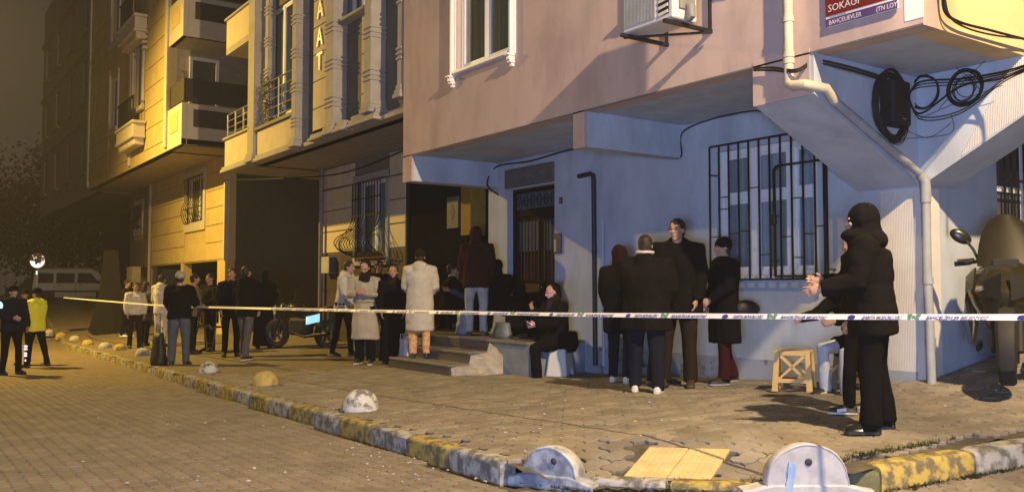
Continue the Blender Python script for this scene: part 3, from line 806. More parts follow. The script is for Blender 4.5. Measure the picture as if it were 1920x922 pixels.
hs = [-1.27, -1.10, -.93, -.75]
fy = [6.74, 7.10, 7.45]
for i in range(3):
    X0, X1 = -13.1, -11.22-.02*i
    m = MB(); m.box(X0, X1, fy[i], 7.46 if i < 2 else 7.469, -1.9, hs[i+1]-.036); 
    if i < 2: m.build('riser', marbd, ST)
    if i < 2:
        for a, b_ in ((X0, -12.2), (-12.2, X1)):
            m = MB(); m.box(a+.002, b_-.002, fy[i]-.02, fy[i+1]+.02-.022, hs[i+1]-.034, hs[i+1], 0, .005); m.build('tread', marb, ST)
    else:
        m = MB(); m.box(X0, X1, fy[i]-.004, 7.469, hs[i]+.002, -.79); m.build('riser', marbd, ST)
# broken rough side of the steps
m = MB(); rr = random.Random(11); prof = [(6.78, -1.45), (6.76, -1.14), (7.08, -1.12), (7.12, -.98), (7.40, -.95), (7.45, -.80), (7.62, -.80), (7.58, -1.45)]
rings = []
for k in range(7):
    x = -11.23+k*.055; ring = []
    for (y, z) in prof:
        s_ = 1
        ring.append(Vector((x, 7.5+(y-7.5)*(1-.085*k*rr.uniform(.92, 1.08)), -1.45+(z+1.45)*(1-.05*k*rr.uniform(.75, 1.25)))))
    rings.append(ring)
m.loft(rings); m.build('broken_side', mat('rough_white_mortar', (.52, .47, .38), .95, (.30, .27, .22), 9, .012, 25), ST)

# street name sign
SG = thing('street_name_sign', 'dark red and purple street name sign with white letters on the pink wall corner', 'sign', (-4.55, OY-.03, 2.35))
sl_, sr_ = onY(1548, 55, OY-.03), onY(1684, 20, OY-.03)
sx0, sx1, sz0 = sl_.x, sr_.x, 2.325
red = mat('dark_red_enamel', (.16, .018, .015), .35, vary=.05); purp = mat('purple_enamel', (.09, .055, .17), .35, vary=.05); wen = mat('white_enamel', (.66, .62, .64), .4, vary=.02)
q = MB(); q.box(sx0, sx1, OY-.03, OY-.012, sz0, sz0+.52, 0, .004); q.build('sign_plate', wen, SG)
q = MB(); q.box(sx0+.004, sx1-.004, OY-.0335, OY-.03, sz0+.098, sz0+.516); q.build('red_field', red, SG)
q = MB(); q.box(sx0+.004, sx1-.004, OY-.0335, OY-.03, sz0+.004, sz0+.075); q.build('purple_band', purp, SG)
sy = OY-.034
text_mesh('lettering', 'YAYA', .20, wen, SG, (sx0+.03, sy, sz0+.245), ROTF, .80, bold=.001)
text_mesh('lettering', 'SOKAĞI', .092, wen, SG, (sx0+.03, sy, sz0+.135), ROTF, .95)
text_mesh('lettering', 'K1', .20, wen, SG, (sx0+.545, sy, sz0+.245), ROTF, .8, bold=.001)
text_mesh('lettering', 'BAHÇELIEVLER', .058, wen, SG, (sx0+.035, sy, sz0+.018), ROTF, .85)
text_mesh('lettering', '(TN LOY)', .058, wen, SG, (sx0+.50, sy, sz0+.018), ROTF, .85)
text_mesh('lettering', 'BAHÇELIEVLER BELEDIYESI', .016, mat('grey_print', (.25, .2, .25), .5), SG, (sx0+.04, sy+.003, sz0+.081), ROTF, .9)

# air conditioner
AC = thing('air_conditioner', 'white outdoor air conditioning unit on black brackets under the upper window', 'air conditioner', (-6.45, 6.5, 2.6))
acw = mat('ac_white_metal', (.60, .59, .55), .5, vary=.04)
ax0, ax1, ay0, ay1, az0, az1 = -6.86, -6.14, 6.22, 6.56, 2.66, 3.26
q = MB(); q.box(ax0, ax1, ay0, ay1, az0, az1, 0, .012); q.build('casing', acw, AC)
for i in range(22):
    q = MB(); x = ax0+.03+i*.021; q.box(x, x+.009, ay0-.010, ay0-.001, az0+.05, az1-.03); q.build('front_rib', mat('ac_grey', (.32, .33, .33), .5), AC)
for i in range(8):
    z = az0+.06+i*.065; q = MB(); q.bar((ax1-.19, ay0-.006, z), (ax1-.06, ay0-.006, z+.015), .008, .03); q.build('louvre', acw, AC)
q = MB(); q.box(ax1-.20, ax1-.05, ay0-.003, ay0+.001, az0+.05, az1-.03); q.build('dark_slot', blackiron, AC)
q = MB(); q.tube([(ax1+.01, ay0+.20, az0+.02+.0), (ax1+.05, ay0+.2, az0+.03), (ax1+.05, ay0+.2, az0+.12), (ax1, ay0+.2, az0+.15)], .05, 10); q.box(ax1, ax1+.02, ay0+.08, ay0+.3, az0+.1, az0+.26, 0, .005); q.build('valve_cover', mat('grey_plastic', (.18, .18, .18), .6), AC, smooth_=True)
for x in (ax0+.04, ax1-.06):
    q = MB(); q.bar((x, ay0-.06, az0-.03), (x, OY, az0-.03), .04, .035); q.bar((x, OY-.015, az0-.05), (x, OY-.015, az0+.45), .04, .02); q.build('bracket', blackiron, AC)
    for y in (ay0+.03, ay1-.06): q = MB(); q.box(x-.02, x+.02, y-.02, y+.02, az0-.012, az0, 0, .004); q.build('rubber_foot', mat('pale_rubber', (.5, .5, .42), .6), AC)
q = MB(); q.bar((ax0, ay0+.01, az0-.04), (ax1, OY-.06, az0-.06), .03, .02); q.build('brace', blackiron, AC)

# drainpipes
pvc = mat('old_cream_drainpipe', (.52, .47, .36), .6, (.42, .38, .30), 5, stain=.15)
pvg = mat('grey_blue_drainpipe', (.34, .36, .38), .6, (.25, .26, .28), 5, stain=.2)
DP = thing('corner_drainpipe', 'cream plastic drainpipe that bends under the corner overhang and drops to the pavement', 'drainpipe', (-5.2, 6.75, 2))
px_ = onY(1478, 60, OY-.07).x
pz = onY(1490, 150, OY-.07).z
q = MB(); q.tube([(px_, OY-.07, 9), (px_, OY-.07, pz+.06)], .045, 14); q.build('upper_pipe', pvc, DP, smooth_=True)
for z in (pz+.55, pz+.16, pz+.62-.4): q = MB(); q.tube([(px_, OY-.07, z), (px_, OY-.07, z+.05)], .053, 14); q.build('pipe_clamp', pvc, DP, smooth_=True)
fx = CX-.03+.055
A_ = Vector((px_, OY-.07, pz+.06)); E1 = Vector((px_+.0, OY-.07, pz-.02)); E2 = Vector((px_+.16, OY-.06, pz-.06)); E3 = Vector((fx, OY+.10, pz-.10))
q = MB(); q.tube([A_, E1, E1+Vector((.05, 0, -.03)), E2, E3, Vector((fx, OY+.22, pz-.20))], .048, 14); q.build('elbow', pvc, DP, smooth_=True)
q = MB(); s_, e_ = Vector((fx, OY+.22, pz-.20)), Vector((fx+.02, WY-.10, 1.14)); q.tube([s_, e_], .042, 14); q.build('sloping_pipe', pvg, DP, smooth_=True)
q = MB(); q.tube([e_, (CX+.07, WY-.06, 1.08), (CX+.075, WY-.055, 1.0), (CX+.075, WY-.055, .86)], .052, 14); q.build('lower_elbow', pvg, DP, smooth_=True)
q = MB(); q.tube([(CX+.075, WY-.055, .86), (CX+.075, WY-.06, .2), (CX+.10, WY-.08, -.4), (CX+.13, WY-.12, -.99)], .043, 14); q.build('lower_pipe', pvg, DP, smooth_=True)
for z in (.05, -.55): q = MB(); q.tube([(CX+.083+(.1-z)*.02, WY-.065, z), (CX+.083+(.1-z)*.02, WY-.065, z+.07)], .051, 14); q.build('pipe_clamp', pvg, DP, smooth_=True)
q = MB(); a = onY(1085, 328, WY-.1); b_ = onY(1112, 325, WY-.1)
q.tube([(a.x, WY-.10, a.z-.02), (b_.x-.06, WY-.1, b_.z-.0), (b_.x, WY-.1, b_.z-.03), (b_.x+.01, WY-.1, b_.z-.10), (b_.x+.01, WY-.08, -1.1)], .036, 12)
o = single('vent_pipe', q, mat('black_pipe', (.02, .022, .03), .5), 'black vent pipe with a bent top on the wall right of the entrance door', 'pipe', smooth_=True)
q = MB(); q.tube([(b_.x+.13, WY-.03, 1.0), (b_.x+.13, WY-.03, -1.1)], .022, 8)
single('thin_wall_pipe', q, wallw, 'thin painted pipe beside the black vent pipe', 'pipe', smooth_=True)
# intercom, number plate
IC = thing('intercom_panel', 'dark intercom panel with a column of lit white name tags beside the door', 'intercom', (-10.8, WY-.03, .75))
a, b_ = onY(1040, 438, WY), onY(1054, 475, WY)
q = MB(); q.box(a.x, b_.x, WY-.03, WY, b_.z, a.z, 0, .005); q.build('panel', mat('dark_metal_panel', (.06, .06, .065), .4), IC)
for i in range(6): q = MB(); z = b_.z+.035+i*.032; q.box(a.x+.03, a.x+.075, WY-.035, WY-.03, z, z+.018); q.build('name_tag', mat('white_enamel', (.6, .6, .6)), IC)
a = onY(1052, 376, WY); q = MB(); q.box(a.x-.04, a.x+.04, WY-.015, WY, a.z-.05, a.z+.05, 0, .004)
NPL = single('house_number_plate', q, mat('maroon_plate', (.08, .03, .05), .5), 'small dark house number plate on the wall beside the door', 'sign')
text_mesh('number', '5', .06, wen, NPL, (a.x-.018, WY-.018, a.z-.022), ROTF)

# cables
def cable(name, pts, r, label, n=10, parent=None, sag=0):
    P = [Vector(p) for p in pts]; out = []
    for i in range(len(P)-1):
        p0 = P[max(i-1, 0)]; p1 = P[i]; p2 = P[i+1]; p3 = P[min(i+2, len(P)-1)]
        for k in range(n):
            t = k/n
            out.append(.5*((2*p1)+(p2-p0)*t+(2*p0-5*p1+4*p2-p3)*t*t+(3*p1-p0-3*p2+p3)*t**3))
    out.append(P[-1]); q = MB(); q.tube(out, r, 6)
    if parent: return q.build(name, blackpvc, parent, smooth_=True)
    return single(name, q, blackpvc, label, 'cable', smooth_=True)
CB = thing('cable_junction_box', 'black cable box with thick coils of cable hanging under the corner overhang', 'cable box', (CX, 8.1, 1.8))
bxc = onX(1676, 190, CX+.06)
q = MB(); q.box(CX-.025, CX+.13, bxc.y-.12, bxc.y+.19, bxc.z-.24, bxc.z+.20, 0, .02); q.build('box', blackpvc, CB)
q = MB(); q.box(CX+.10, CX+.135, bxc.y+.03, bxc.y+.09, bxc.z-.18, bxc.z-.172); q.build('label_strip', mat('grey_print', (.2, .2, .2)), CB)
rr = random.Random(4)
def coil(c, ru, rv, u, v, n, name, jit=.02, r=.007, off=None):
    for i in range(n):
        q = MB(); a0 = rr.uniform(0, 6.28); s_ = 1+rr.uniform(-1, 1)*jit*3; o2 = Vector((rr.uniform(-1, 1), rr.uniform(-1, 1), rr.uniform(-1, 1)))*jit
        q.tube([c+o2+u*(math.cos(t+a0)*ru*s_*(1+.05*math.sin(2*t+i)))+v*(math.sin(t+a0)*rv*s_*(1+.05*math.cos(3*t+i))) for t in [2*math.pi*k/26 for k in range(26)]], r, 5, closed=True)
        q.build(name, blackpvc, CB, smooth_=True)
UY = Vector((0, 1, 0)); UX = Vector((1, 0, 0)); UZ = Vector((0, 0, 1))
coil(bxc+Vector((.03, -.10, -.06)), .26, .31, UY, UZ, 16, 'cable_loop', .018, .010)
coil(bxc+Vector((.03, -.06, -.22)), .20, .20, UY, UZ, 4, 'cable_loop', .03, .004)
c2 = onY(1733, 172, WY-.03); coil(c2, .145, .165, UX, UZ, 6, 'cable_loop', .010, .006)
c3 = onY(1808, 165, WY-.04); coil(c3, .165, .165, UX, UZ, 9, 'cable_loop', .012, .007); coil(c3, .10, .11, UX, UZ, 4, 'cable_loop', .02, .004)
endr = onY(1935, 118, WY-.5)
for i in range(6):
    a = bxc+Vector((.08, .1, .02+.02*i)); mid_ = onY(1800, 148+i*5+(40 if i > 3 else 0), WY-.06)
    cable('cable_run', [a, onY(1725, 168+i*5-(14 if i < 3 else -30), WY-.06), mid_, onY(1880, 135+i*4, WY-.25), endr+Vector((0, 0, -.01*i))], .006 if i % 3 else .010, None, parent=CB)
for i, (ppx, ppy, q1x, q1y, q2x, q2y) in enumerate([(1690, 240, 1740, 258, 1782, 232), (1700, 260, 1782, 250, 1784, 215), (1690, 130, 1780, 122, 1838, 168), (1760, 205, 1810, 150, 1868, 95), (1720, 225, 1800, 190, 1880, 160)]):
    cable('thin_wire', [onY(ppx, ppy, WY-.12) if ppx > 1700 else onX(ppx, ppy, CX+.08), onY(q1x, q1y, WY-.08), onY(q2x, q2y, WY-.10)], .0028, None, parent=CB)
cy_ = OY-.05
for k in range(2):
    cable('wall_cable', [onY(1413, 128+4*k, cy_), onY(1450, 127+5*k, cy_), onY(1492, 131+4*k, cy_-.06), onY(1530, 114+5*k, OY+.1), onX(1590, 125+6*k, CX+.12), onX(1650, 143+5*k, CX+.08)], .011,
          ['black cable running from the pink wall past the drainpipe to the cable box', 'lower black cable running from the pink wall past the drainpipe to the cable box'][k])
cable('wall_cable', [onY(1255, 297, WY-.02), Vector((-8.22, WY-.04, 1.74)), Vector((-8.20, WY-.03, 2.05)), onY(1340, 222, WY-.05), onY(1418, 208, WY-.6), Vector((-5.7, OY+.3, 1.68))], .010, 'black cable looping over the beam to the corner strut above the barred window')
cable('wall_cable', [Vector((-12.5, WY-.03, 1.60)), Vector((-12.51, WY-.25, 1.76)), Vector((-12.52, WY-.06, 2.08)), Vector((-11.6, WY-.03, 2.07)), Vector((-10.6, WY-.03, 2.12)), Vector((-9.6, WY-.03, 2.09))], .014, 'black cable above the entrance door hanging from the left beam')
cable('wall_cable', [onX(1767, -20, OX+.05), onX(1772, 22, OX+.05), onX(1800, 42, OX+.06), onX(1860, 58, OX+.07), onX(1945, 80, OX+.08)], .013, 'thick black cable bundle sagging across the yellow side wall')
cable('wall_cable', [onX(1770, -20, OX+.08), onX(1778, 26, OX+.08), onX(1806, 50, OX+.08), onX(1862, 66, OX+.09), onX(1945, 76, OX+.08)], .009, 'thinner black cable below the bundle on the yellow side wall')
# cables spanning above the street (their shadows cross the pink wall)
for k, (za, zb, yy) in enumerate([(4.2, 2.2, 6.75), (4.6, 3.0, 6.7)]):
    pass
cable('overhead_cable', [(LAMP_B.x, LAMP_B.y, 5.4), (-2.4, 5.9, 4.6), (-6.0, OY-.03, 3.9)], .014, 'overhead cable from the street lamp post to the pink wall above the air conditioner')
cable('overhead_cable', [(LAMP_B.x, LAMP_B.y, 5.8), (-2.2, 6.1, 5.2), (-5.4, OY-.03, 4.6)], .02, 'upper overhead cable from the street lamp post to the top of the pink wall')
# ================================================================== BUILDING 2 (grey cream classical fronts)
creamst = mat('cream_stone_paint', (.40, .375, .335), .85, (.33, .31, .275), 3, .003, 60, stain=.15)
greywall = mat('grey_olive_render', (.20, .185, .155), .9, (.16, .15, .125), 3, .003, 60, stain=.15)
creamwall = mat('cream_render', (.64, .55, .38), .9, (.56, .47, .32), 3, .003, 60, stain=.12)
brownstone = mat('brown_stone_tile', (.075, .052, .030), .55, (.05, .036, .022), 5, .001, rand=.25)
blackmarb = mat('black_marble_tile', (.007, .0065, .0065), .8, (.011, .010, .0095), 3, rand=.3, spec=0)
steel = mat('brushed_steel', (.45, .45, .45), .3, metal=.9)
WB = 8.7; S2 = 2.92; X2L, X2R = -22.4, -12.88
B2_ = thing('ornate_apartment_building', 'grey and cream apartment building with ringed pilasters and vertical letters, left of the pink one', 'building', (-17, 9, -1.4))
RB = 7.10     # recessed wall plane of the upper floors
def X_(px, Y=6.83): return g_(px)*Y
wins = [(X_(500, RB)+0, X_(543, RB), 3.75, 6.6), (X_(648, RB), X_(672, RB), 5.05, 7.6), (X_(660, RB)-1.2, X_(660, RB)-1.1, 7.7, 7.8)]
wins = wins[:2]
wins[0] = (-19.95, -18.35, 3.85, 6.4); wins[1] = (-15.55, -14.65, 5.15, 7.4)
m = MB(); wall_Y(m, RB, -20.6, X2R, S2, 9.5, wins, .2); m.build('upper_wall', greywall, B2_)
m = MB(); m.box(-20.75, -20.6, RB, 8.7, S2, 9.5); m.build('balcony_end_wall', creamwall, B2_)
m = MB(); m.box(-22.4, X2R, 6.95, 12, S2+.0, S2+.12); m.build('soffit', mat('grey_soffit_paint', (.30, .28, .26), .9), B2_)
for x0, x1, z0, z1 in wins: window_Y(B2_, RB+.05, x0, x1, z0, z1, [.5], None, fr=white_pvc, curt=curtain, glass=glass_thin)
# grooved wall and recess panels with joints
def grooved(parent, Y, x0, x1, z0, z1, rows, m, name='wall_panel', th=.02, gap=.018, holes=()):
    for i in range(rows):
        a = z0+(z1-z0)*i/rows+gap/2; b = z0+(z1-z0)*(i+1)/rows-gap/2
        segs = [(x0, x1)]
        for h in holes:
            if h[2] < b and h[3] > a:
                ns = []
                for s0, s1 in segs:
                    if h[0] > s0: ns.append((s0, min(s1, h[0])))
                    if h[1] < s1: ns.append((max(s0, h[1]), s1))
                segs = [s for s in ns if s[1]-s[0] > .03]
        for s0, s1 in segs:
            q = MB(); q.box(s0, s1, Y-th, Y, a, b, 0, .006); q.build(name, m, parent)
def pilaster(x0, x1, yf, yb, z0, z1, m=creamst, rings=True, base=True, step=.62, phase=.3, mat_r=None):
    q = MB(); q.box(x0, x1, yf, yb, z0, z1, 0, .012); P = q.build('pilaster', m, B2_)
    if base:
        q = MB()
        for k, (e, za, zb) in enumerate(((.06, z0-.02, z0+.05), (.04, z0+.05, z0+.12), (.02, z0+.12, z0+.20))):
            q.box(x0-e, x1+e, yf-e, yb, za, zb, 0, .01)
        q.build('pilaster_base', m, P)
    if rings:
        z = z0+phase
        while z < z1:
            for k in range(3):
                q = MB(); q.box(x0-.022, x1+.022, yf-.022, yb, z+k*.085, z+k*.085+.045, 0, .008); q.build('ring_band', m, P)
            z += step
    return P
pilaster(X_(742, 6.85), X_(750, 6.85), 6.85, RB, 3.18, 9, phase=.62, step=.95)
pilaster(X_(682), X_(695), 6.80, RB, 3.10, 9, phase=.55, step=.76)
pilaster(X_(609), X_(623), 6.80, RB, 2.96, 9, phase=.50, step=.72)
pilaster(X_(545), X_(553), 6.80, RB, 2.96, 9, phase=.40, step=.72)
pilaster(X_(484), X_(490), 6.92, RB, 2.96, 9, phase=.40, step=.72)
pilaster(X_(462), X_(474), 6.80, RB, 2.96, 9, rings=False)
# letter panel
pn0, pn1 = X_(585, 6.86), X_(609, 6.86)
grooved(B2_, 6.90, pn0, pn1, 3.02, 9.0, 11, creamwall, 'letter_panel', .06, .02)
q = MB(); q.box(pn0+.01, pn1, 6.905, RB, 2.98, 9); q.build('panel_backing', creamst, B2_)
goldl = mat('pale_gold_letter', (.72, .60, .36), .4)
for ch, ppx, ppy in (('A', 601, 10), ('A', 600, 62), ('T', 600, 108)):
    p = onY(ppx, ppy, 6.81)
    text_mesh('letter', ch, .50, goldl, B2_, (p.x-.17, 6.82, p.z-.24), ROTF, .85, extrude=.012, bold=.004)
# recess cladding
grooved(B2_, RB, X_(718), X_(742), 3.15, 9, 9, greywall, 'recess_panel', .015, .03)
grooved(B2_, RB, X_(572, RB), X_(586, RB), 3.05, 9, 9, greywall, 'recess_panel', .015, .03)
grooved(B2_, RB-.02, -14.66, X_(681, RB), 3.2, 5.05, 5, creamwall, 'stone_block', .05, .02)
q = MB(); q.box(-15.7, -14.5, RB-.22, RB, 5.06, 5.12, 0, .01); q.build('window_sill', creamst, B2_)
# mouldings along the foot of the upper floors
for x0, x1, d in ((X_(700), X_(655), .0), (X_(640), X_(583), .02)):
    q = MB()
    for e, za, zb in ((.02, 3.06, 3.14), (.06, 2.99, 3.06), (.10, 2.93, 2.99)): q.box(x1-e, x0+e, 6.86-e, RB, za, zb, 0, .01)
    q.build('foot_moulding', creamst, B2_)
q = MB(); q.box(-18.1, X2R, 6.9, 7.1, 2.915, 2.99); q.build('edge_beam', creamst, B2_)
# parapet under the french window + railing
q = MB(); q.box(-20.0, -17.75, 6.86, 7.02, 2.93, 3.62, 0, .01); q.build('parapet', creamwall, B2_)
q = MB(); q.box(-20.05, -17.75, 6.80, 7.06, 3.62, 3.70, 0, .01); q.build('parapet_cap', mat('dark_cap', (.12, .11, .10), .6), B2_)
for e, za, zb in ((.05, 2.98, 3.05), (.09, 2.90, 2.98)): q = MB(); q.box(-20.1, -17.7, 6.86-e, 7.0, za, zb, 0, .01); q.build('foot_moulding', creamst, B2_)
RL = thing('balcony_railing', 'steel railing with a dark potted creeper in front of the ringed pilaster window', 'railing', (-19, 6.9, 3.7))
def railing(parent, x0, x1, Y, z0, z1, rails=4, posts=4):
    for i in range(posts):
        q = MB(); x = x0+(x1-x0)*i/(posts-1); q.tube([(x, Y, z0), (x, Y, z1)], .022, 8); q.build('post', steel, parent, smooth_=True)
    for k in range(rails):
        q = MB(); z = z0+.10+(z1-z0-.10)*k/(rails-1); q.tube([(x0, Y, z), (x1, Y, z)], .020 if k == rails-1 else .013, 8); q.build('rail', steel, parent, smooth_=True)
railing(RL, -19.55, -17.85, 6.88, 3.70, 4.62, 5, 3)
q = MB(); rr = random.Random(8)
for i in range(260):
    c = Vector((-19.45+rr.gauss(0, .10), 6.84+rr.gauss(0, .05), 3.72+rr.random()*1.0)); a = rr.uniform(0, 6.28); d = Vector((math.cos(a), .4*math.sin(a), math.sin(a)))*.05; u = Vector((-math.sin(a), .3, math.cos(a)))*.02
    q.add([c-d, c+u, c+d, c-u], [(0, 1, 2, 3)])
CRP = single('potted_creeper', q, mat('dark_leaf', (.03, .035, .015), .7), 'dark leafy creeper hanging on the left end of the steel balcony railing', 'plant')
# left balcony
q = MB(); q.box(-22.35, -20.45, 6.84, 7.0, 2.93, 3.72, 0, .01); q.box(-22.35, -22.2, 7.0, 8.7, 2.93, 3.72, 0, .01); q.build('balcony_parapet', creamwall, B2_)
q = MB(); q.box(-22.4, -20.4, 6.79, 7.05, 3.72, 3.78, 0, .01); q.build('parapet_cap', creamst, B2_)
for e, za, zb in ((.05, 2.98, 3.05), (.09, 2.90, 2.98)): q = MB(); q.box(-22.44, -20.45, 6.84-e, 7.0, za, zb, 0, .01); q.build('foot_moulding', creamst, B2_)
q = MB(); q.box(-22.35, -20.6, 8.5, 8.7, 2.93, 9); q.build('balcony_back_wall', greywall, B2_)
q = MB(); q.box(-22.35, -20.45, 6.84, 8.7, 5.88, 6.02); q.build('balcony_slab', creamst, B2_)
q = MB(); q.box(-22.35, -20.45, 6.84, 7.0, 6.02, 6.75, 0, .01); q.build('balcony_parapet', creamwall, B2_)
q = MB(); q.box(-22.4, -20.4, 6.79, 7.05, 6.75, 6.81, 0, .01); q.build('parapet_cap', creamst, B2_)
RL2 = thing('balcony_railing', 'steel railing on the yellow lit left corner balcony', 'railing', (-21.4, 6.9, 3.78)); railing(RL2, -22.3, -20.5, 6.9, 3.78, 4.36, 4, 4)
# ground floor
gw2 = (-18.55, -17.05, .62, 2.42)
m = MB(); wall_Y(m, WB, -20.75, -16.2, -1.8, S2+.02, [gw2], .25); m.box(-20.75, -20.5, WB+.25, 14, -1.8, S2+.02); m.build('ground_floor_wall', greywall, B2_)
grooved(B2_, WB, -20.62, -16.2, .86, 2.90, 4, creamwall, 'wall_panel', .03, .025, [(-18.68, -16.92, .5, 2.55)])
q = MB(); q.box(-18.68, -18.55, WB-.06, WB+.05, .52, 2.55, 0, .01); q.box(-17.05, -16.92, WB-.06, WB+.05, .52, 2.55, 0, .01); q.box(-18.68, -16.92, WB-.062, WB+.05, 2.42, 2.56, 0, .01); q.box(-18.7, -16.9, WB-.10, WB+.05, .52, .62, 0, .01)
q.build('window_surround', creamst, B2_)
window_Y(B2_, WB+.1, *gw2, [.5], None, curt=curtain, glass=glass_thin)
# bulging wrought-iron grille
BG = thing('bulging_window_grille', 'black wrought iron window grille with bars bulging outwards at the foot', 'window grille', (-17.8, WB-.1, .7))
n = 11
def bulge(x, off=0): 
    P = []
    for i in range(22):
        t = i/21; z = 2.36-1.62*t
        b_ = .10 + (.40*max(0, math.sin(min(1, max(0, (t-.42)/.58))**2.4*math.pi)) if t > .42 else 0)
        P.append((x, WB-.05-b_, z))
    P.append((x, WB-.08, .72)); return P
for i in range(n):
    x = -18.5+1.4*i/(n-1); q = MB(); q.tube(bulge(x), .011, 5); q.build('grille_bar', blackiron, BG, smooth_=True)
for z, yy in ((2.36, .16), (2.0, .16), (1.62, .17)):
    q = MB(); q.bar((-18.52, WB-yy, z), (-17.08, WB-yy, z), .02); q.build('grille_rail', blackiron, BG)
for x, s in ((-18.5, -1), (-17.1, 1)):
    for k in range(2):
        q = MB(); q.tube([(x+s*(.03+.17*k)*0+s*.16*math.sin(math.pi*t), WB-.12-.40*math.sin(math.pi*t), 1.35-.62*t) for t in [i/14 for i in range(15)]], .011, 5)
        q.tube([(x+s*.05, WB-.30+.13*math.cos(a), 1.0+.16*math.sin(a)) for a in [2*math.pi*i/14 for i in range(12)]], .01, 5); q.build('scroll', blackiron, BG, smooth_=True)
q = MB(); q.bar((-18.52, WB-.12, .72), (-17.08, WB-.12, .72), .05, .03); q.build('grille_rail', blackiron, BG)
# brown tiles at the foot of building 2
def tiles(parent, x0, x1, z0, z1, Y, w, h, mm, name, faceX=None, stag=True):
    nz = max(1, round((z1-z0)/h)); nx = max(1, round((x1-x0)/w)); hh = (z1-z0)/nz; ww = (x1-x0)/nx
    for j in range(nz):
        o = (ww/2 if (stag and j % 2) else 0); x = x0-o
        while x < x1-.01:
            a, b = max(x0, x), min(x1, x+ww)
            if b-a > .04:
                q = MB(); q.box(a+.004, b-.004, Y-.02-.003*rnd.random(), Y, z0+hh*j+.004, z0+hh*(j+1)-.004); q.build(name, mm, parent)
            x += ww
tiles(B2_, -20.6, -16.2, -1.45, .84, WB, .62, .42, brownstone, 'brown_tile')
# black marble entrance: recess and return
m = MB(); wall_Y(m, WB+.05, -16.2, -13.9, -1.8, S2+.02, [], .2); m.box(-16.21, -16.15, WB-.02, WB+.04, -1.3, S2); m.build('entrance_wall', mat('dark_mortar', (.02, .02, .02), .9), B2_)
tiles(B2_, -16.15, -13.9, -.75, 2.88, WB+.05, .75, .6, blackmarb, 'black_marble_tile', stag=False)
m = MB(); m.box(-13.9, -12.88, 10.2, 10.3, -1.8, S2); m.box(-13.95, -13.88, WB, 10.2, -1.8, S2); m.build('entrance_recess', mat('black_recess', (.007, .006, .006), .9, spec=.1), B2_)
m = MB(); m.box(-13.9, -12.9, WB-.01, 10.2, -.80, -.75); m.build('entrance_floor', marbd, B2_)
a, b_ = onY(862, 355, WB-.05), onY(881, 430, WB-.05)
q = MB(); q.box(a.x, b_.x, WB-.03, WB+.3, b_.z-.1, a.z+.6, 0, .01); q.build('yellow_door_post', mat('yellow_post_paint', (.26, .165, .025), .8), B2_)
a, b_ = onY(839, 370, WB), onY(860, 427, WB)
q = MB(); q.box(a.x, b_.x, WB-.015, WB+.025, b_.z, a.z, 0, .006)
NB = single('framed_notice_board', q, mat('grey_frame', (.10, .10, .10), .5), 'small framed notice board with a diamond pattern on the black marble', 'notice board')
q = MB(); c = Vector(((a.x+b_.x)/2, WB-.02, (a.z+b_.z)/2)); 
for s in (.10, .06): q.prism([c+Vector((s*1.0, -.001*s, 0)), c+Vector((0, -.001*s, s*1.6)), c+Vector((-s, -.001*s, 0)), c+Vector((0, -.001*s, -s*1.6))], (0, -.002-.01*(.1-s), 0))
q.build('notice_sheet', mat('notice_grey', (.055, .055, .06), .5), NB)
# street level pipe and meter box at the left corner
P0 = ground_at(603, 640); 
q = MB(); xx = onY(600, 400, WB-.15).x; q.tube([(xx, WB-.12, S2), (xx, WB-.12, -1.5)], .055, 10)
single('corner_downpipe', q, mat('grey_pipe', (.25, .24, .22), .5), 'grey downpipe at the corner beside the alley', 'drainpipe', smooth_=True)
MX = thing('meter_box', 'small white meter box with a cable on the brown tiled wall', 'meter box', (-19.9, WB-.1, .3))
a, b_ = onY(606, 482, WB-.15), onY(620, 512, WB-.15)
q = MB(); q.box(a.x, b_.x, WB-.20, WB-.022, b_.z, a.z, 0, .01); q.build('box', mat('meter_white', (.5, .48, .42), .6), MX)
q = MB(); q.box(b_.x+.002, b_.x+.012, WB-.19, WB-.03, b_.z+.01, a.z-.01); q.build('side_seam', mat('dark_seam', (.1, .1, .1)), MX)
cable('wall_cable', [onY(420, 338, WB-.1), onY(520, 335, WB-.3), onY(640, 325, WB-.2), onY(758, 282, WB-.1)], .018, 'sagging black cable under the soffit of the ornate building')
cable('wall_cable', [(X_(606, WB), WB-.12, 2.4), onY(650, 348, WB-.18), onY(758, 325, WB-.06)], .010, 'thin black cable passing above the bulging window grille')

# ================================================================== ALLEY
AL = thing('alley_back_building', 'dark plain building at the back of the alley', 'building', (-25, 14, -1.5))
m = MB(); wall_Y(m, 13.0, -34, -20, -2, 9, [], .3); m.build('back_wall', mat('dark_brown_render', (.045, .040, .030), .95, (.035, .03, .023), 3, spec=.1), AL)
q = MB(); q.box(-26.5, -23, 12.9, 13.0, -1.5, 1.0); q.build('dark_gate', mat('dark_gate', (.035, .025, .018), .7), AL)
p = onY(477, 500, 11.5); q = MB(); q.tube([(p.x, 11.5, onY(477, 383, 11.5).z), (p.x, 11.5, -1.6)], .035, 8)
single('alley_pipe', q, mat('pale_pipe', (.45, .42, .34), .6), 'thin pale pipe standing in the alley', 'pipe', smooth_=True)
p = ground_at(512, 650); q = MB(); q.box(p.x-.04, p.x+.04, p.y-.04, p.y+.04, p.z-.1, p.z+1.02, 0, .008)
single('pale_post', q, mat('pale_post_paint', (.6, .52, .34), .7), 'short pale post that the tape passes behind the women in the alley mouth', 'post')
q = MB(); q.box(-23.4, -20.8, 10.2, 10.35, -1.6, -.35, 0, .01)
single('alley_low_wall', q, greywall, 'low grey wall across the alley behind the dark motorcycle', 'wall')

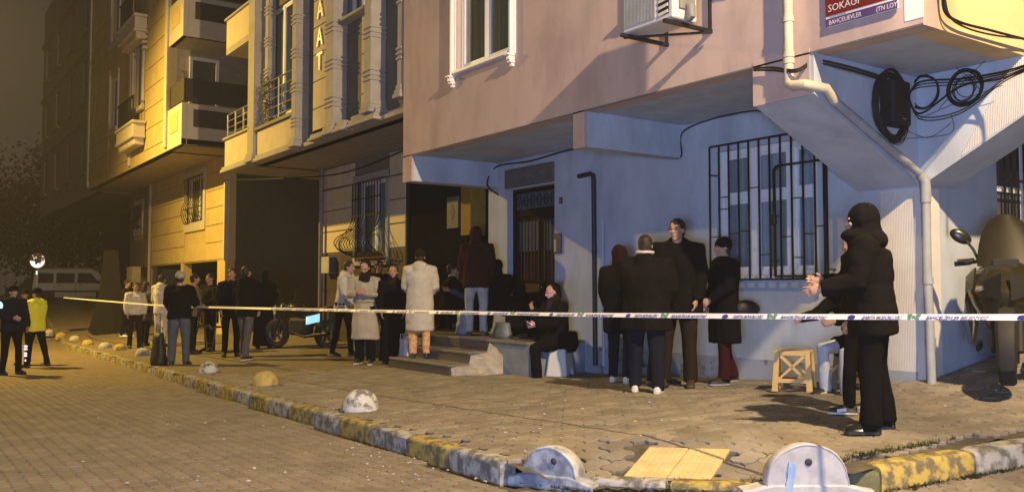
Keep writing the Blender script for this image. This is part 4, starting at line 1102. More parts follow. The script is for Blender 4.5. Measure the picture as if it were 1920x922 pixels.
# ================================================================== BUILDING 3 (yellow lit)
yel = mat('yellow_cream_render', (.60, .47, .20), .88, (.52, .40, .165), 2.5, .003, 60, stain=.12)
yels = mat('pale_cream_trim', (.58, .53, .42), .85, (.5, .45, .35), 3)
B3 = thing('yellow_balcony_building', 'yellow lit apartment building with a big dark side balcony and barred small windows', 'building', (-34, 9, -1.9))
XR3 = -28.3; XB3 = -27.0; S3 = 4.27; F3 = 6.97; W3 = 8.75
holesG = [(onY(352, 350, W3).x, onY(384, 350, W3).x, onY(370, 418, W3).z, onY(370, 330, W3).z), (onY(256, 400, W3).x, onY(268, 400, W3).x, onY(262, 430, W3).z, onY(262, 385, W3).z)]
m = MB(); wall_Y(m, W3, -42, XR3, .93, S3+.02, holesG, .3); m.box(-42, -41.7, W3+.3, 16, -2.4, 15); m.build('ground_wall', yel, B3)
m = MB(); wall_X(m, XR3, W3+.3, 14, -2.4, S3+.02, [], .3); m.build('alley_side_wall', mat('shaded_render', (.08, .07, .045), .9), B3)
xs_split = onY(285, 450, W3).x
grooved(B3, W3, xs_split+.1, XR3, .95, 4.40, 6, yel, 'wall_panel', .03, .03, [(h[0]-.25, h[1]+.25, h[2]-.3, h[3]+.25) for h in holesG])
grooved(B3, W3, -41.9, xs_split-.2, .95, 4.40, 6, greywall, 'wall_panel', .03, .03, [(h[0]-.25, h[1]+.25, h[2]-.3, h[3]+.25) for h in holesG])
q = MB(); q.tube([(xs_split, W3-.08, S3), (xs_split, W3-.08, -2.2)], .07, 10); q.build('downpipe', yels, B3, smooth_=True)
q = MB(); q.box(XR3-.08, XR3+.02, W3-.08, W3+.1, .92, 3.6, 0, .01); q.build('corner_strip', yels, B3)
for (x0, x1, z0, z1) in holesG:
    q = MB(); q.box(x0-.22, x0, W3-.07, W3+.05, z0-.28, z1+.2, 0, .01); q.box(x1, x1+.22, W3-.07, W3+.05, z0-.28, z1+.2, 0, .01); q.box(x0, x1, W3-.068, W3+.05, z1, z1+.2, 0, .01); q.box(x0, x1, W3-.068, W3+.05, z0-.28, z0, 0, .01)
    q.build('window_surround', yels, B3)
    window_Y(B3, W3+.12, x0, x1, z0, z1, [.5], None, curt=curtain_warm, glass=glass_thin, fw=.05)
    for i in range(9):
        q = MB(); x = x0+(x1-x0)*i/8; q.tube([(x, W3-.10-(.13*math.sin(math.pi*min(1, max(0, (t-.5)*2)))), z1-.02-(z1-z0-.05)*t) for t in [k/8 for k in range(9)]], .014, 4); q.build('grille_bar', blackiron, B3)
    for z in (z0+.05, z0+(z1-z0)*.33, z1-.05): q = MB(); q.bar((x0-.02, W3-.12, z), (x1+.02, W3-.12, z), .03); q.build('grille_rail', blackiron, B3)
# basement openings with pillars
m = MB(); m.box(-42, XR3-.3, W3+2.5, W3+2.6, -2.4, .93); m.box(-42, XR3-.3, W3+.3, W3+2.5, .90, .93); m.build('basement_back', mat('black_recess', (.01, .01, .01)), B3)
for px in (420, 342, 279): 
    x = onY(px, 500, W3).x; q = MB(); q.box(x-.5*(px == 420)-.15, x+.15, W3-.02, W3+.3, -2.4, .93, 0, .01); q.build('pillar', yel, B3)
# overhanging storeys
XC3 = -28.6
winU = [(onY(268, 150, F3).x, onY(284, 150, F3).x, 6.2, 8.3), (onY(208, 200, F3).x, onY(222, 200, F3).x, 6.2, 8.2), (onY(208, 200, F3).x, onY(222, 200, F3).x, 9.6, 11.6)]
winU[0] = (-33.3, -31.9, 6.3, 9.0)
m = MB(); wall_Y(m, F3, -42, XC3, S3, 15, winU+[(-33.3, -31.9, 10.6, 13.2)], .25); m.build('upper_wall', yel, B3)
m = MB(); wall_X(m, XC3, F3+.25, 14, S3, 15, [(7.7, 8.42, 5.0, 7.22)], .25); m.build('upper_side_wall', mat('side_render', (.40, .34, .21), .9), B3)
m = MB(); m.box(-42, XB3, F3+.01, W3+.3, S3-.0, S3+.18); m.box(-29.8, XB3, W3+.3, 14, S3+.001, S3+.18); m.build('soffit', mat('soffit_cream', (.42, .36, .24), .9), B3)
grooved(B3, F3, -41.9, XC3, S3+.35, 14.8, 15, yel, 'wall_panel', .025, .04, [(w_[0]-.3, w_[1]+.3, w_[2]-1.2, w_[3]+.3) for w_ in winU]+[(-33.6, -31.6, 9.4, 13.4)])
for x in (XC3-.1, onY(246, 200, F3).x, -41.8): q = MB(); q.box(x-.12, x+.12, F3-.08, F3, S3+.1, 15, 0, .02); q.build('pilaster', yels, B3)
for (x0, x1, z0, z1) in winU+[(-33.3, -31.9, 10.6, 13.2)]:
    window_Y(B3, F3+.08, x0, x1, z0, z1, [.5], None, curt=curtain, glass=glass_thin, fw=.07)
    q = MB()
    for s_ in (x0-.18, x1+.03): q.box(s_, s_+.15, F3-.07, F3, z0-.1, z1+.15, 0, .02)
    q.box(x0-.25, x1+.25, F3-.14, F3, z0-.22, z0-.06, 0, .02); q.build('window_surround', yels, B3)
for zb in (5.1, 8.7):
    q = MB(); q.box(-33.9, -31.3, F3-.45, F3-.05, zb, zb+.42, 0, .02); q.box(-33.8, -31.4, F3-.38, F3-.05, zb-.28, zb, 0, .03); q.box(-34.0, -31.2, F3-.50, F3-.05, zb+.42, zb+.52, 0, .02); q.box(-33.95, -31.25, F3-.48, F3-.05, zb-.06, zb+.03, 0, .02); q.build('window_balcony', yels, B3)
    g2 = MB(); g2.bar((-33.8, F3-.42, zb+1.35), (-31.4, F3-.42, zb+1.35), .06); g2.box(-33.75, -32.2, F3-.43, F3-.40, zb+.52, zb+1.33); g2.bar((-31.9, F3-.42, zb+.5), (-31.9, F3-.42, zb+1.35), .05); g2.bar((-31.4, F3-.42, zb+.5), (-31.4, F3-.42, zb+1.35), .05); g2.build('balcony_screen', blackiron, B3)
for k in range(5):   # scroll brackets beside the window
    q = MB(); z = 8.1+k*.18; q.box(-31.65-.03*k, -31.35, F3-.16-.03*k, F3, z, z+.09, 0, .02); q.build('scroll_bracket', yels, B3)
darkp = mat('dark_brown_panel', (.05, .042, .03), .7)
for zb in (S3, S3+3.25):
    q = MB(); q.box(XC3, XB3, F3, F3+.16, zb, zb+1.25, 0, .015); q.box(XB3-.16, XB3, F3+.16, 13, zb, zb+1.25, 0, .015); q.build('balcony_parapet', yels, B3)
    q = MB(); q.box(XB3-.02, XB3+.03, F3+.35, 12.6, zb+.55, zb+1.08, 0, .01); q.build('parapet_panel', darkp, B3)
    q = MB(); q.box(XC3+.35, XB3-.35, F3-.02, F3+.01, zb+.45, zb+1.05, 0, .01); q.build('parapet_panel', yel, B3)
    q = MB(); q.box(XC3+.2, XB3+.02, F3+.04, F3+.10, zb+1.30, zb+2.0, 0, .02); q.box(XB3-.06, XB3+.0, F3+.10, 13, zb+1.30, zb+2.0, 0, .02); q.build('balcony_cover', mat('dark_green_sheeting', (.045, .04, .025), .75, (.03, .027, .018), 7), B3)
    if zb > S3: q = MB(); q.box(XC3, XB3-.01, F3+.01, 13, zb, zb+.2); q.build('balcony_slab', yels, B3)
q = MB(); q.box(XC3, XC3+.05, 7.60, 7.7, 5.0, 7.32); q.box(XC3, XC3+.05, 8.42, 8.52, 5.0, 7.32); q.box(XC3, XC3+.05, 7.7, 8.42, 7.22, 7.32); q.build('balcony_door_frame', white_pvc, B3)
q = MB(); q.box(XC3-.1, XC3-.05, 7.7, 8.42, 5.0, 7.22); q.build('balcony_door', mat('grey_blind', (.12, .11, .09), .7), B3)

# ================================================================== FAR BUILDINGS, STREET END
def far_building(name, label, x, y0, y1, z0, z1, m, floors, cols, dark, facing='X', parent_group=None, depth=6, front=True):
    t = thing(name, label, 'building', (x, (y0+y1)/2, z0))
    holes = []; fh = (z1-z0)/floors; cw = (y1-y0)/cols
    for f in range(floors):
        for c in range(cols):
            holes.append((y0+cw*(c+.28), y0+cw*(c+.72), z0+fh*(f+.35), z0+fh*(f+.85)))
    q = MB(); wall_X(q, x, y0, y1, z0, z1, holes, .3); q.box(x-depth, x-.3, y0, y0+.3, z0, z1); q.box(x-depth, x-.3, y1-.3, y1, z0, z1); q.box(x-depth, x+.1, y0-.1, y1+.1, z1, z1+.3)
    q.build('wall', m, t)
    for h in holes:
        q = MB(); q.box(x-.28, x-.22, h[0], h[1], h[2], h[3]); wn = q.build('window', dark, t)
        q = MB(); q.box(x-.21, x-.18, (h[0]+h[1])/2-.04, (h[0]+h[1])/2+.04, h[2], h[3]); q.build('frame', m, wn)
    for f in range(1, floors):
        q = MB(); q.box(x-.05, x+.12, y0-.05, y1+.05, z0+fh*f-.1, z0+fh*f+.1, 0, .02); q.build('floor_band', m, t)
    return t
fm1 = mat('far_brown_render', (.30, .25, .18), .9, (.24, .20, .14), 1); fm2 = mat('far_grey_render', (.24, .21, .16), .9, (.19, .16, .12), 1)
dw = mat('dark_far_window', (.02, .018, .015), .3)
B5 = thing('murky_apartment_building', 'murky unlit apartment building with an overhang above the parked van', 'building', (-50, 9, -1.5))
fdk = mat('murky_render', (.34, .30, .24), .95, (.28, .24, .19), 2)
q = MB(); wh = [(-47.2+k*-4.2, -45.7+k*-4.2, z, z+2.0) for k in range(4) for z in (5.6, 9.0, 12.4)]
wall_Y(q, 7.5, -61, -43, 4.3, 17, wh, .3); q.build('upper_wall', fdk, B5)
q = MB(); q.box(-61, -43, 7.52, 12, 4.3, 4.5); q.build('soffit', fdk, B5)
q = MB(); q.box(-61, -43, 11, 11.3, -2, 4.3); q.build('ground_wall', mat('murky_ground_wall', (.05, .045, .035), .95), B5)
for h in wh:
    q = MB(); q.box(h[0], h[1], 7.62, 7.68, h[2], h[3]); wn = q.build('window', dw, B5)
    q = MB(); q.box((h[0]+h[1])/2-.04, (h[0]+h[1])/2+.04, 7.58, 7.62, h[2], h[3]); q.build('frame', fdk, wn)
    q = MB(); q.box(h[0]-.15, h[1]+.15, 7.36, 7.5, h[2]-.2, h[2]-.05, 0, .02); q.build('sill', fdk, B5)
for z in (7.9, 11.3, 14.7): q = MB(); q.box(-61, -43, 7.38, 7.5, z, z+.18, 0, .02); q.build('floor_band', fdk, B5)
leafm = mat('dark_tree_leaves', (.035, .032, .015), .8, (.02, .02, .01), 5); bark = mat('dark_bark', (.05, .04, .03), .9, bump=.01, scale=9)
def tree(p, h, rad, label, seed, n=2600, crown_base=.3):
    rr = random.Random(seed); t = thing('street_tree', label, 'tree', p, 'trees at the far end of the street')
    q = MB(); q.tube([(0, 0, -.3), (.05, .02, h*.2), (.1, -.1, h*.45), (.05, .1, h*.7)], [.17, .14, .10, .04], 8)
    clumps = []
    for i in range(16):
        a = rr.uniform(0, 6.28); z = h*rr.uniform(crown_base, .92); r_ = rad*rr.uniform(.25, .85)*(1-.5*abs(z/h-.6))
        c = Vector((math.cos(a)*r_, math.sin(a)*r_, z)); clumps.append((c, rr.uniform(.3, .55)*rad))
        q.tube([(.08, 0, h*rr.uniform(.25, .5)), c*.5+Vector((0, 0, h*.22)), c], [.06, .04, .015], 5)
    q.build('trunk', bark, t, local=True, smooth_=True)
    q = MB()
    for i in range(n):
        c, cr = rr.choice(clumps); d = Vector((rr.gauss(0, 1), rr.gauss(0, 1), rr.gauss(0, .8))).normalized()*cr*rr.random()**.4
        b = c+d; s = rr.uniform(.12, .26); u = Vector((rr.uniform(-1, 1), rr.uniform(-1, 1), rr.uniform(-1, 1))).normalized(); v = u.cross(Vector((rr.uniform(-1, 1), rr.uniform(-1, 1), rr.uniform(-1, 1)))).normalized()
        q.add([b-u*s, b+v*s*.5, b+u*s, b-v*s*.5], [(0, 1, 2, 3)])
    q.build('crown', leafm, t, local=True)
def at_d(px, d, z=None, py=None):
    dd = ray(px, 542); p = dd*(d/dd.dot(FH)); p.z = z if z is not None else zr(p.x, p.y); return p
for i, (px, d, h, r_, lb) in enumerate([(60, 66, 9.5, 5.2, 'large dark tree behind the parked van'), (165, 62, 8.0, 3.8, 'dark tree right of the van beneath the far buildings'), (-20, 60, 9, 4.6, 'dark tree at the left edge of the street end'), (118, 72, 12.5, 5, 'tallest dark tree at the far end of the street')]):
    tree(at_d(px, d, -1.1), h, r_, lb, 20+i)

# ------------------------------------------------------------------ street lamps
def lamp_post(base, head, label, side):
    t = thing('street_lamp', label, 'street lamp', base, None)
    q = MB(); top = Vector((base[0], base[1], head.z+.15)); q.tube([base-Vector((0, 0, .2)), top], [.09, .05], 12); q.build('pole', steel, t, smooth_=True)
    q = MB(); q.tube([top, (top+head)/2+Vector((0, 0, .22)), head+Vector((0, 0, .12))], .035, 8); q.build('arm', steel, t, smooth_=True)
    q = MB(); q.ell(head+Vector((0, 0, .10)), (.28, 0, 0), (0, .14, 0), (0, 0, .07), 14, 8); q.build('lamp_head', mat('lamp_grey', (.3, .3, .3), .5), t, smooth_=True)
    return t
bA = Vector((-28.2, -2.4, zr(-28.2, -2.4))); lamp_post(bA, LAMP_A, 'tall sodium street lamp on the far pavement left of the officers', 1)
bB = Vector((2.2, 4.6, zr(2.2, 4.6))); lamp_post(bB, LAMP_B+Vector((0, 0, 0.0)), 'street lamp at the mouth of the side street holding the tape end', 1)
# made-up kiosk, out of view, built around the added cool fill light
SH = thing('fill_light_kiosk', 'small made-up kiosk behind the camera holding the cool fill light', 'kiosk', (FILL_POS.x, FILL_POS.y, -1.35), rz=R(42))
q = MB(); q.box(-1.5, 1.5, -1.9, -.06, -.3, .25); q.box(-1.5, 1.5, -1.9, -.06, 1.6, 2.3); q.box(-1.5, -1.35, -1.9, -.06, .25, 1.6); q.box(1.35, 1.5, -1.9, -.06, .25, 1.6); q.box(-1.35, 1.35, -1.9, -1.8, .25, 1.6); q.build('wall', creamwall, SH, local=True)
for x in (-1.33, 0, 1.33): q = MB(); q.box(x-.03, x+.03, -.08, -.02, .25, 1.6); q.build('window_frame', blackiron, SH, local=True)
q = MB(); q.box(-1.6, 1.6, -2.0, .1, 2.3, 2.38); q.build('roof', mat('dark_awning', (.08, .08, .1), .7), SH, local=True)

# ------------------------------------------------------------------ van
def wheel(mb_t, mb_r, c, r, w, ax):
    c = Vector(c); ax = Vector(ax).normalized(); u = Vector((0, 0, 1)); v = ax.cross(u).normalized()
    prof = [(.62*r, -w/2), (.93*r, -w/2), (r, -w*.32), (r, w*.32), (.93*r, w/2), (.62*r, w/2)]
    rings = [[c+(v*math.cos(t)+u*math.sin(t))*pr+ax*pw for pr, pw in prof] for t in [2*math.pi*k/24 for k in range(24)]]
    mb_t.loft(rings, caps=False, closed=True)
    return u, v
def disc_rim(mb, c, r, w, ax, spokes=5):
    c = Vector(c); ax = Vector(ax).normalized(); u = Vector((0, 0, 1)); v = ax.cross(u).normalized()
    for s in (-1, 1):
        mb.loft([[c+(v*math.cos(t)+u*math.sin(t))*a+ax*b for a, b in ((r*.66, s*w*.30), (r*.60, s*w*.42), (r*.56, s*w*.30))] for t in [2*math.pi*k/20 for k in range(20)]], caps=False, closed=True)
    for k in range(spokes):
        t = 2*math.pi*k/spokes; mb.bar(c, c+(v*math.cos(t)+u*math.sin(t))*r*.6, .035, w*.4, up=ax)
    mb.bar(c-ax*w*.4, c+ax*w*.4, r*.25, r*.25, up=u, c=.01)
vanm = mat('pale_van_paint', (.42, .40, .34), .35, vary=.05, coat=.4, rough_=None) if False else mat('pale_van_paint', (.60, .57, .46), .35, vary=.05, coat=.4)
rub = mat('tyre_rubber', (.018, .018, .018), .85); 
def van():
    p = at_d(150, 46.5, None); p.z = zr(p.x, p.y)
    t = thing('parked_van', 'pale parked van with roof bars seen from the side beyond the row of domes', 'van', p, rz=math.atan2(RV.y, RV.x)+R(4))
    L, W, Hh = 4.1, 1.7, 1.8
    side = [(-2.0, .35), (-2.02, .9), (-1.95, 1.65), (-1.8, 1.80), (.75, 1.82), (1.15, 1.70), (1.62, 1.15), (2.25, .98), (2.42, .75), (2.44, .35)]
    q = MB()
    rings = []
    for y, s, zc in ((-.80, .97, 0), (-.85, 1.0, 0), (.85, 1, 0), (.80, .97, 0)):
        rings.append([Vector((x*s, y*(1-.10*max(0, (z-.95))), .35+(z-.35)*s)) for x, z in side])
    q.loft(rings); b = q.build('body', vanm, t, local=True, smooth_=True)
    gl = mat('van_glass', (.02, .02, .02), .1, spec=.8)
    for s in (-1, 1):
        for a, b_, c in ((-1.75, -1.0, 0), (-.85, .05, 0), (.20, 1.30, .45)):
            q = MB(); pts = [(a, 1.08), (b_, 1.08), (b_-c, 1.58), (a, 1.60)]
            q.prism([(x, s*.85*(1-.10*(z-.95))+s*.004, z) for x, z in pts], (0, s*.01, 0)); q.build('side_window', gl, t, local=True)
        q = MB(); q.box(-2.0, 2.2, s*.862-.01, s*.862+.01, .62, .70, 0, .004); q.build('rubbing_strip', mat('dark_strip', (.05, .05, .05), .7), t, local=True)
        for x in (-.92, .12): q = MB(); q.box(x-.006, x+.006, s*.854-.003, s*.854+.003, .42, 1.08); q.build('door_seam', rub, t, local=True)
        for x in (-.78, .28): q = MB(); q.box(x, x+.14, s*.856-.01, s*.86+.012, .95, .98, 0, .004); q.build('door_handle', rub, t, local=True)
        q = MB(); q.bar((-1.6, s*.62, 1.86), (.7, s*.62, 1.86), .04); q.build('roof_bar', steel, t, local=True)
        q = MB(); q.box(2.28, 2.41, s*.68-.12, s*.68+.12, .72, .92, 0, .02); q.build('headlight', mat('headlight_glass', (.6, .6, .55), .15), t, local=True)
        q = MB(); q.box(1.22, 1.34, s*.92-.08, s*.92+.08, 1.05, 1.22, 0, .02); q.build('wing_mirror', rub, t, local=True)
    q = MB(); q.prism([(1.20, -.70, 1.67), (1.64, -.74, 1.15), (1.64, .74, 1.15), (1.20, .70, 1.67)], (.012, 0, .012)); q.build('windscreen', gl, t, local=True)
    for x in (-1.35, 1.55):
        for s in (-1, 1):
            a = MB(); wheel(a, None, (x, s*.78, .32), .32, .2, (0, 1, 0)); w_ = a.build('wheel', rub, t, local=True, smooth_=True)
            a = MB(); disc_rim(a, (x, s*.78, .32), .32, .2, (0, 1, 0)); a.build('rim', steel, w_, local=True)
            a = MB(); a.box(x-.42, x+.42, s*.80-.07, s*.80+.062, .30, .66, 0, .05); a.build('wheel_arch', rub, t, local=True)
van()
q = MB(); pb = at_d(62, 46, None); q.tube([pb-Vector((0, 0, .2)), pb+Vector((0, 0, 1.6))], .1, 6)
# kerb blocks in front of van
for i, (px, d) in enumerate([(130, 41), (150, 40.5), (165, 42)]):
    pb = at_d(px, d); q = MB(); q.box(pb.x-.5, pb.x+.5, pb.y-.1, pb.y+.1, pb.z-.1, pb.z+.16, 0, .02)
    single('concrete_kerb_block', q, mat('pale_concrete', (.40, .36, .28), .9), ['leftmost of the loose pale kerb blocks in front of the van', 'middle one of the loose pale kerb blocks in front of the van', 'rightmost of the loose pale kerb blocks in front of the van'][i], 'kerb block', 'kerb blocks before the van')
# parked dark car behind the officers
pc = at_d(88, 50); 
CR = thing('parked_car', 'dark parked car left of the pale van', 'car', pc, rz=math.atan2(RV.y, RV.x))
q = MB(); q.loft([[Vector((x, y, z)) for x, z in [(-1.9, .3), (-1.9, .85), (-1.1, .95), (-.7, 1.40), (.5, 1.42), (1.1, .95), (1.95, .82), (2, .3)]] for y in (-.8, .8)]); q.build('body', mat('dark_car_paint', (.05, .045, .04), .3), CR, local=True)
q = MB(); q.prism([(-.95, -.81, 1.0), (.92, -.81, 1.0), (.42, -.79, 1.34), (-.62, -.79, 1.34)], (0, -.01, 0)); q.build('side_window', glass_dark, CR, local=True)
for x in (-1.2, 1.25): a = MB(); wheel(a, None, (x, -.72, .30), .30, .2, (0, 1, 0)); a.build('wheel', rub, CR, local=True, smooth_=True)
# round sign, its glint put in as emission
ps = at_d(69, 30); ps.z = zr(ps.x, ps.y); zs_ = (542-489)*30/1670.
TS = thing('round_traffic_sign', 'round traffic sign with emissive white and lilac glint on a thin pole above the officers', 'traffic sign', ps)
q = MB(); q.tube([ps-Vector((0, 0, .2)), (ps.x, ps.y, zs_-.3)], .03, 8); q.build('pole', steel, TS, smooth_=True)
def facing(c, r, th, n=28, y=0): return [c+RV*(r*math.cos(t))+UPV*(r*math.sin(t))+FH*y for t in [2*math.pi*k/n for k in range(n)]]
cs = Vector((ps.x, ps.y, zs_)); q = MB(); q.prism(facing(cs, .27, 0), FH*.02); q.build('sign_disc', mat('sign_dark', (.03, .025, .035), .4), TS)
glint = mat('emissive_white_glint', (.8, .78, .85), .4, emit=(.85, .75, 1.0), estr=1.3, vary=.02)  # emission stands in for reflected glint; used on surfaces that are no lamps
q = MB(); arc = [(.25, math.pi*(1.03+.94*k/12)) for k in range(13)]; inn = [(.13+.03*math.sin(k), math.pi*(1.10+.80*(12-k)/12)) for k in range(13)]
q.prism([cs+RV*(r_*math.cos(a))+UPV*(r_*math.sin(a)+.02)-FH*.012 for r_, a in arc+inn], FH*.008); q.build('white_arc', glint, TS)
q = MB(); rr = random.Random(2)
for i in range(13):
    a = rr.uniform(0, 6.28); r_ = rr.uniform(.06, .24); c = cs+RV*(r_*math.cos(a))+UPV*(abs(r_*math.sin(a))+.02)-FH*.012; s = rr.uniform(.012, .03)
    q.prism([c+RV*s+UPV*s*.3, c+UPV*s, c-RV*s*.7-UPV*s*.2], FH*.006)
q.build('white_flecks', glint, TS)
q = MB(); c = Vector((ps.x, ps.y, zs_-.40)); q.prism([c+RV*.02-UPV*.06-FH*.04, c+RV*.02+UPV*.06-FH*.04, c-RV*.02+UPV*.06-FH*.04, c-RV*.02-UPV*.06-FH*.04], FH*.01); q.build('lower_tag', glint, TS)
# electricity cabinet / dark column left of yellow building
p = ground_at(205, 622); q = MB(); M = Matrix.Translation(p+Vector((0, 0, .75)))
q.loft([[p+Vector((sx_*s, sy_*s, z)) for sx_, sy_ in ((-1, -1), (1, -1), (1, 1), (-1, 1))] for s, z in ((.62, -.1), (.55, .2), (.38, 1.0), (.30, 1.5), (.2, 2.9))])
single('dark_sentry_column', q, mat('dark_cabinet', (.010, .008, .006), .9), 'dark tapering column at the end of the building row behind the women', 'column')
p = onY(248, 515, 7.6); q = MB(); q.box(p.x-.5, p.x+.5, 7.5, 7.8, p.z-.3, p.z+.3, 0, .01)
single('wall_cabinet', q, mat('grey_cabinet', (.25, .22, .17), .7), 'small pale cabinet on the wall foot of the yellow lit building', 'cabinet')

# ------------------------------------------------------------------ small things
yst = mat('yellow_plastic', (.62, .40, .12), .5, vary=.05)
def xstool(px, py, m_, label, rz=0):
    p = ground_at(px, py); t = thing('step_stool', label, 'stool', p, rz=rz)
    Wd, Hh, Dp = .40, .41, .30
    q = MB(); q.box(-Wd/2+.03, Wd/2-.03, -Dp/2+.02, Dp/2-.02, Hh-.03, Hh, 0, .01); q.build('seat', m_, t, local=True)
    for s in (-1, 1):
        y = s*Dp/2; sp = .045
        q = MB(); th = .012
        def pl(pts): q.prism([(x, y+s*sp*(1-z/Hh), z) for x, z in pts], (0, -s*.02, 0))
        pl([(-Wd/2, 0), (-Wd/2+.06, 0), (-Wd/2+.075, Hh), (-Wd/2+.03, Hh)]); pl([(Wd/2-.06, 0), (Wd/2, 0), (Wd/2-.03, Hh), (Wd/2-.075, Hh)])
        pl([(-Wd/2+.07, Hh-.045), (Wd/2-.07, Hh-.045), (Wd/2-.07, Hh-.002), (-Wd/2+.07, Hh-.002)]); pl([(-Wd/2+.06, .09), (Wd/2-.06, .09), (Wd/2-.062, .13), (-Wd/2+.062, .13)])
        pl([(-Wd/2+.06, .13), (-Wd/2+.09, .13), (Wd/2-.068, Hh-.045), (-Wd/2+.115+.13, Hh-.045)][:2]+[(Wd/2-.07, Hh-.06), (Wd/2-.10, Hh-.045)])
        pl([(Wd/2-.09, .13), (Wd/2-.06, .13), (-Wd/2+.10, Hh-.045), (-Wd/2+.07, Hh-.06)])
        q.build('side_frame', m_, t, local=True)
    for s in (-1, 1):
        q = MB(); x = s*(Wd/2-.03); q.prism([(x, -Dp/2-.03, .0), (x, -Dp/2+.03, 0), (x, -Dp/2+.05, Hh-.03), (x, -Dp/2+.01, Hh-.03)], (s*-.012, 0, 0)); q.prism([(x, Dp/2+.03, .0), (x, Dp/2-.03, 0), (x, Dp/2-.05, Hh-.03), (x, Dp/2-.01, Hh-.03)], (s*-.012, 0, 0)); q.build('leg', m_, t, local=True)
    return t
xstool(1490, 731, yst, 'yellow folding step stool with a crossed side frame standing on the pavement', R(30))
wpl = mat('white_plastic', (.60, .60, .58), .5, vary=.04)
STP = ground_at(1051, 703); SWT = thing('white_step_stool', 'small white plastic stool under the seated woman with the phone', 'stool', STP, rz=R(-55))
q = MB(); Hs = .38
q.box(-.15, .15, -.12, .12, Hs-.03, Hs, 0, .012); q.build('seat', wpl, SWT, local=True)
for s in (-1, 1):
    q = MB(); q.prism([(-.19, s*.16, 0), (-.10, s*.16, 0), (-.08, s*.15, .10), (.08, s*.15, .10), (.10, s*.16, 0), (.19, s*.16, 0), (.15, s*.12, Hs-.02), (-.15, s*.12, Hs-.02)], (0, -s*.015, 0)); q.build('side_frame', wpl, SWT, local=True)
for s in (-1, 1):
    q = MB(); q.prism([(s*.19, -.16, 0), (s*.19, .16, 0), (s*.15, .12, Hs-.02), (s*.15, -.12, Hs-.02)], (-s*.015, 0, 0)); q.build('side_frame', wpl, SWT, local=True)
# bags
def bag(px, py, wd, ht, m_, label, name='carrier_bag', rz=0, fn=zp, z=None, seed=0, handles=True):
    p = ground_at(px, py) if z is None else z
    t = thing(name, label, 'bag', p, rz=rz); rr = random.Random(seed); q = MB(); rings = []
    for i in range(7):
        tt = i/6; rings.append([Vector((math.cos(a)*wd/2*(1-.25*tt)*(1+.12*rr.uniform(-1, 1)), math.sin(a)*wd*.3*(1-.5*tt)*(1+.15*rr.uniform(-1, 1)), ht*tt*.85)) for a in [2*math.pi*k/14 for k in range(14)]])
    q.loft(rings); q.build('bag_body', m_, t, local=True, smooth_=2)
    if handles:
        for s in (-1, 1): q = MB(); q.tube([(-wd*.2, s*.03, ht*.8), (-wd*.12, s*.04, ht), (wd*.12, s*.04, ht), (wd*.2, s*.03, ht*.8)], .006, 5); q.build('handle', m_, t, local=True)
    return t
bag(757, 684, .30, .52, mat('white_print_bag', (.58, .56, .58), .6, (.35, .36, .50), 6, thr=(.5, .56)), 'white and lilac printed carrier bag on the pavement left of the steps', seed=1)
bag(297, 684, .52, .72, mat('black_nylon', (.02, .018, .015), .6), 'dark backpack standing beside the man with the light cap', 'backpack', seed=2)
bag(286, 655, .26, .30, mat('gold_foil_bag', (.45, .37, .16), .4, (.15, .12, .06), 14, thr=(.45, .55)), 'crumpled gold patterned bag resting against the backpack', 'small_bag', seed=3, handles=False)
LZ = -.75
def on_land(px, Y): g = onY(px, 620, Y); return Vector((g.x, Y, LZ))
bag(868, 620, .34, .40, mat('pale_plastic_bag', (.32, .35, .42), .5, (.18, .2, .26), 9), 'pale blue plastic bag on the landing left of the man in the red jacket', z=on_land(867, 7.9), seed=4)
bag(940, 620, .42, .28, mat('grey_plastic_bag', (.16, .18, .17), .5, (.09, .1, .1), 9), 'low grey bag on the landing right of the man in the red jacket', z=on_land(942, 7.8), seed=5, handles=False)
# walker frame
p = ground_at(393, 660); t = thing('walker', 'folding metal walking frame with a dark seat beside the man in the dark coat', 'walking frame', p, rz=R(35))
for x in (-.26, .26):
    for y in (-.22, .22): q = MB(); q.tube([(x, y*1.2, 0), (x*.9, y*.5, .55), (x*.85, y*.2, .92)], .013, 8); q.build('leg', steel, t, local=True, smooth_=True)
    q = MB(); q.tube([(x*.85, .04, .92), (x*.85, -.22, .95)], .018, 8); q.build('hand_grip', rub, t, local=True, smooth_=True)
for z in (.22, .56): q = MB(); q.tube([(-.25, -.14, z), (.25, -.14, z)], .012, 8); q.build('cross_bar', steel, t, local=True)
q = MB(); q.tube([(-.22, -.2, .50), (-.18, -.24, .62), (.18, -.24, .62), (.22, -.2, .50)], .013, 8); q.build('arched_bar', steel, t, local=True)
q = MB(); q.box(-.2, .2, -.14, .16, .54, .58, 0, .01); q.build('seat', rub, t, local=True)
# cane by seated woman
p = ground_at(1092, 692); q = MB(); q.tube([p, p+Vector((-.10, .05, .62)), p+Vector((-.16, .06, .85))], .011, 6)
single('walking_stick', q, blackiron, 'thin black stick leaning by the seated woman on the white stool', 'stick', smooth_=True)

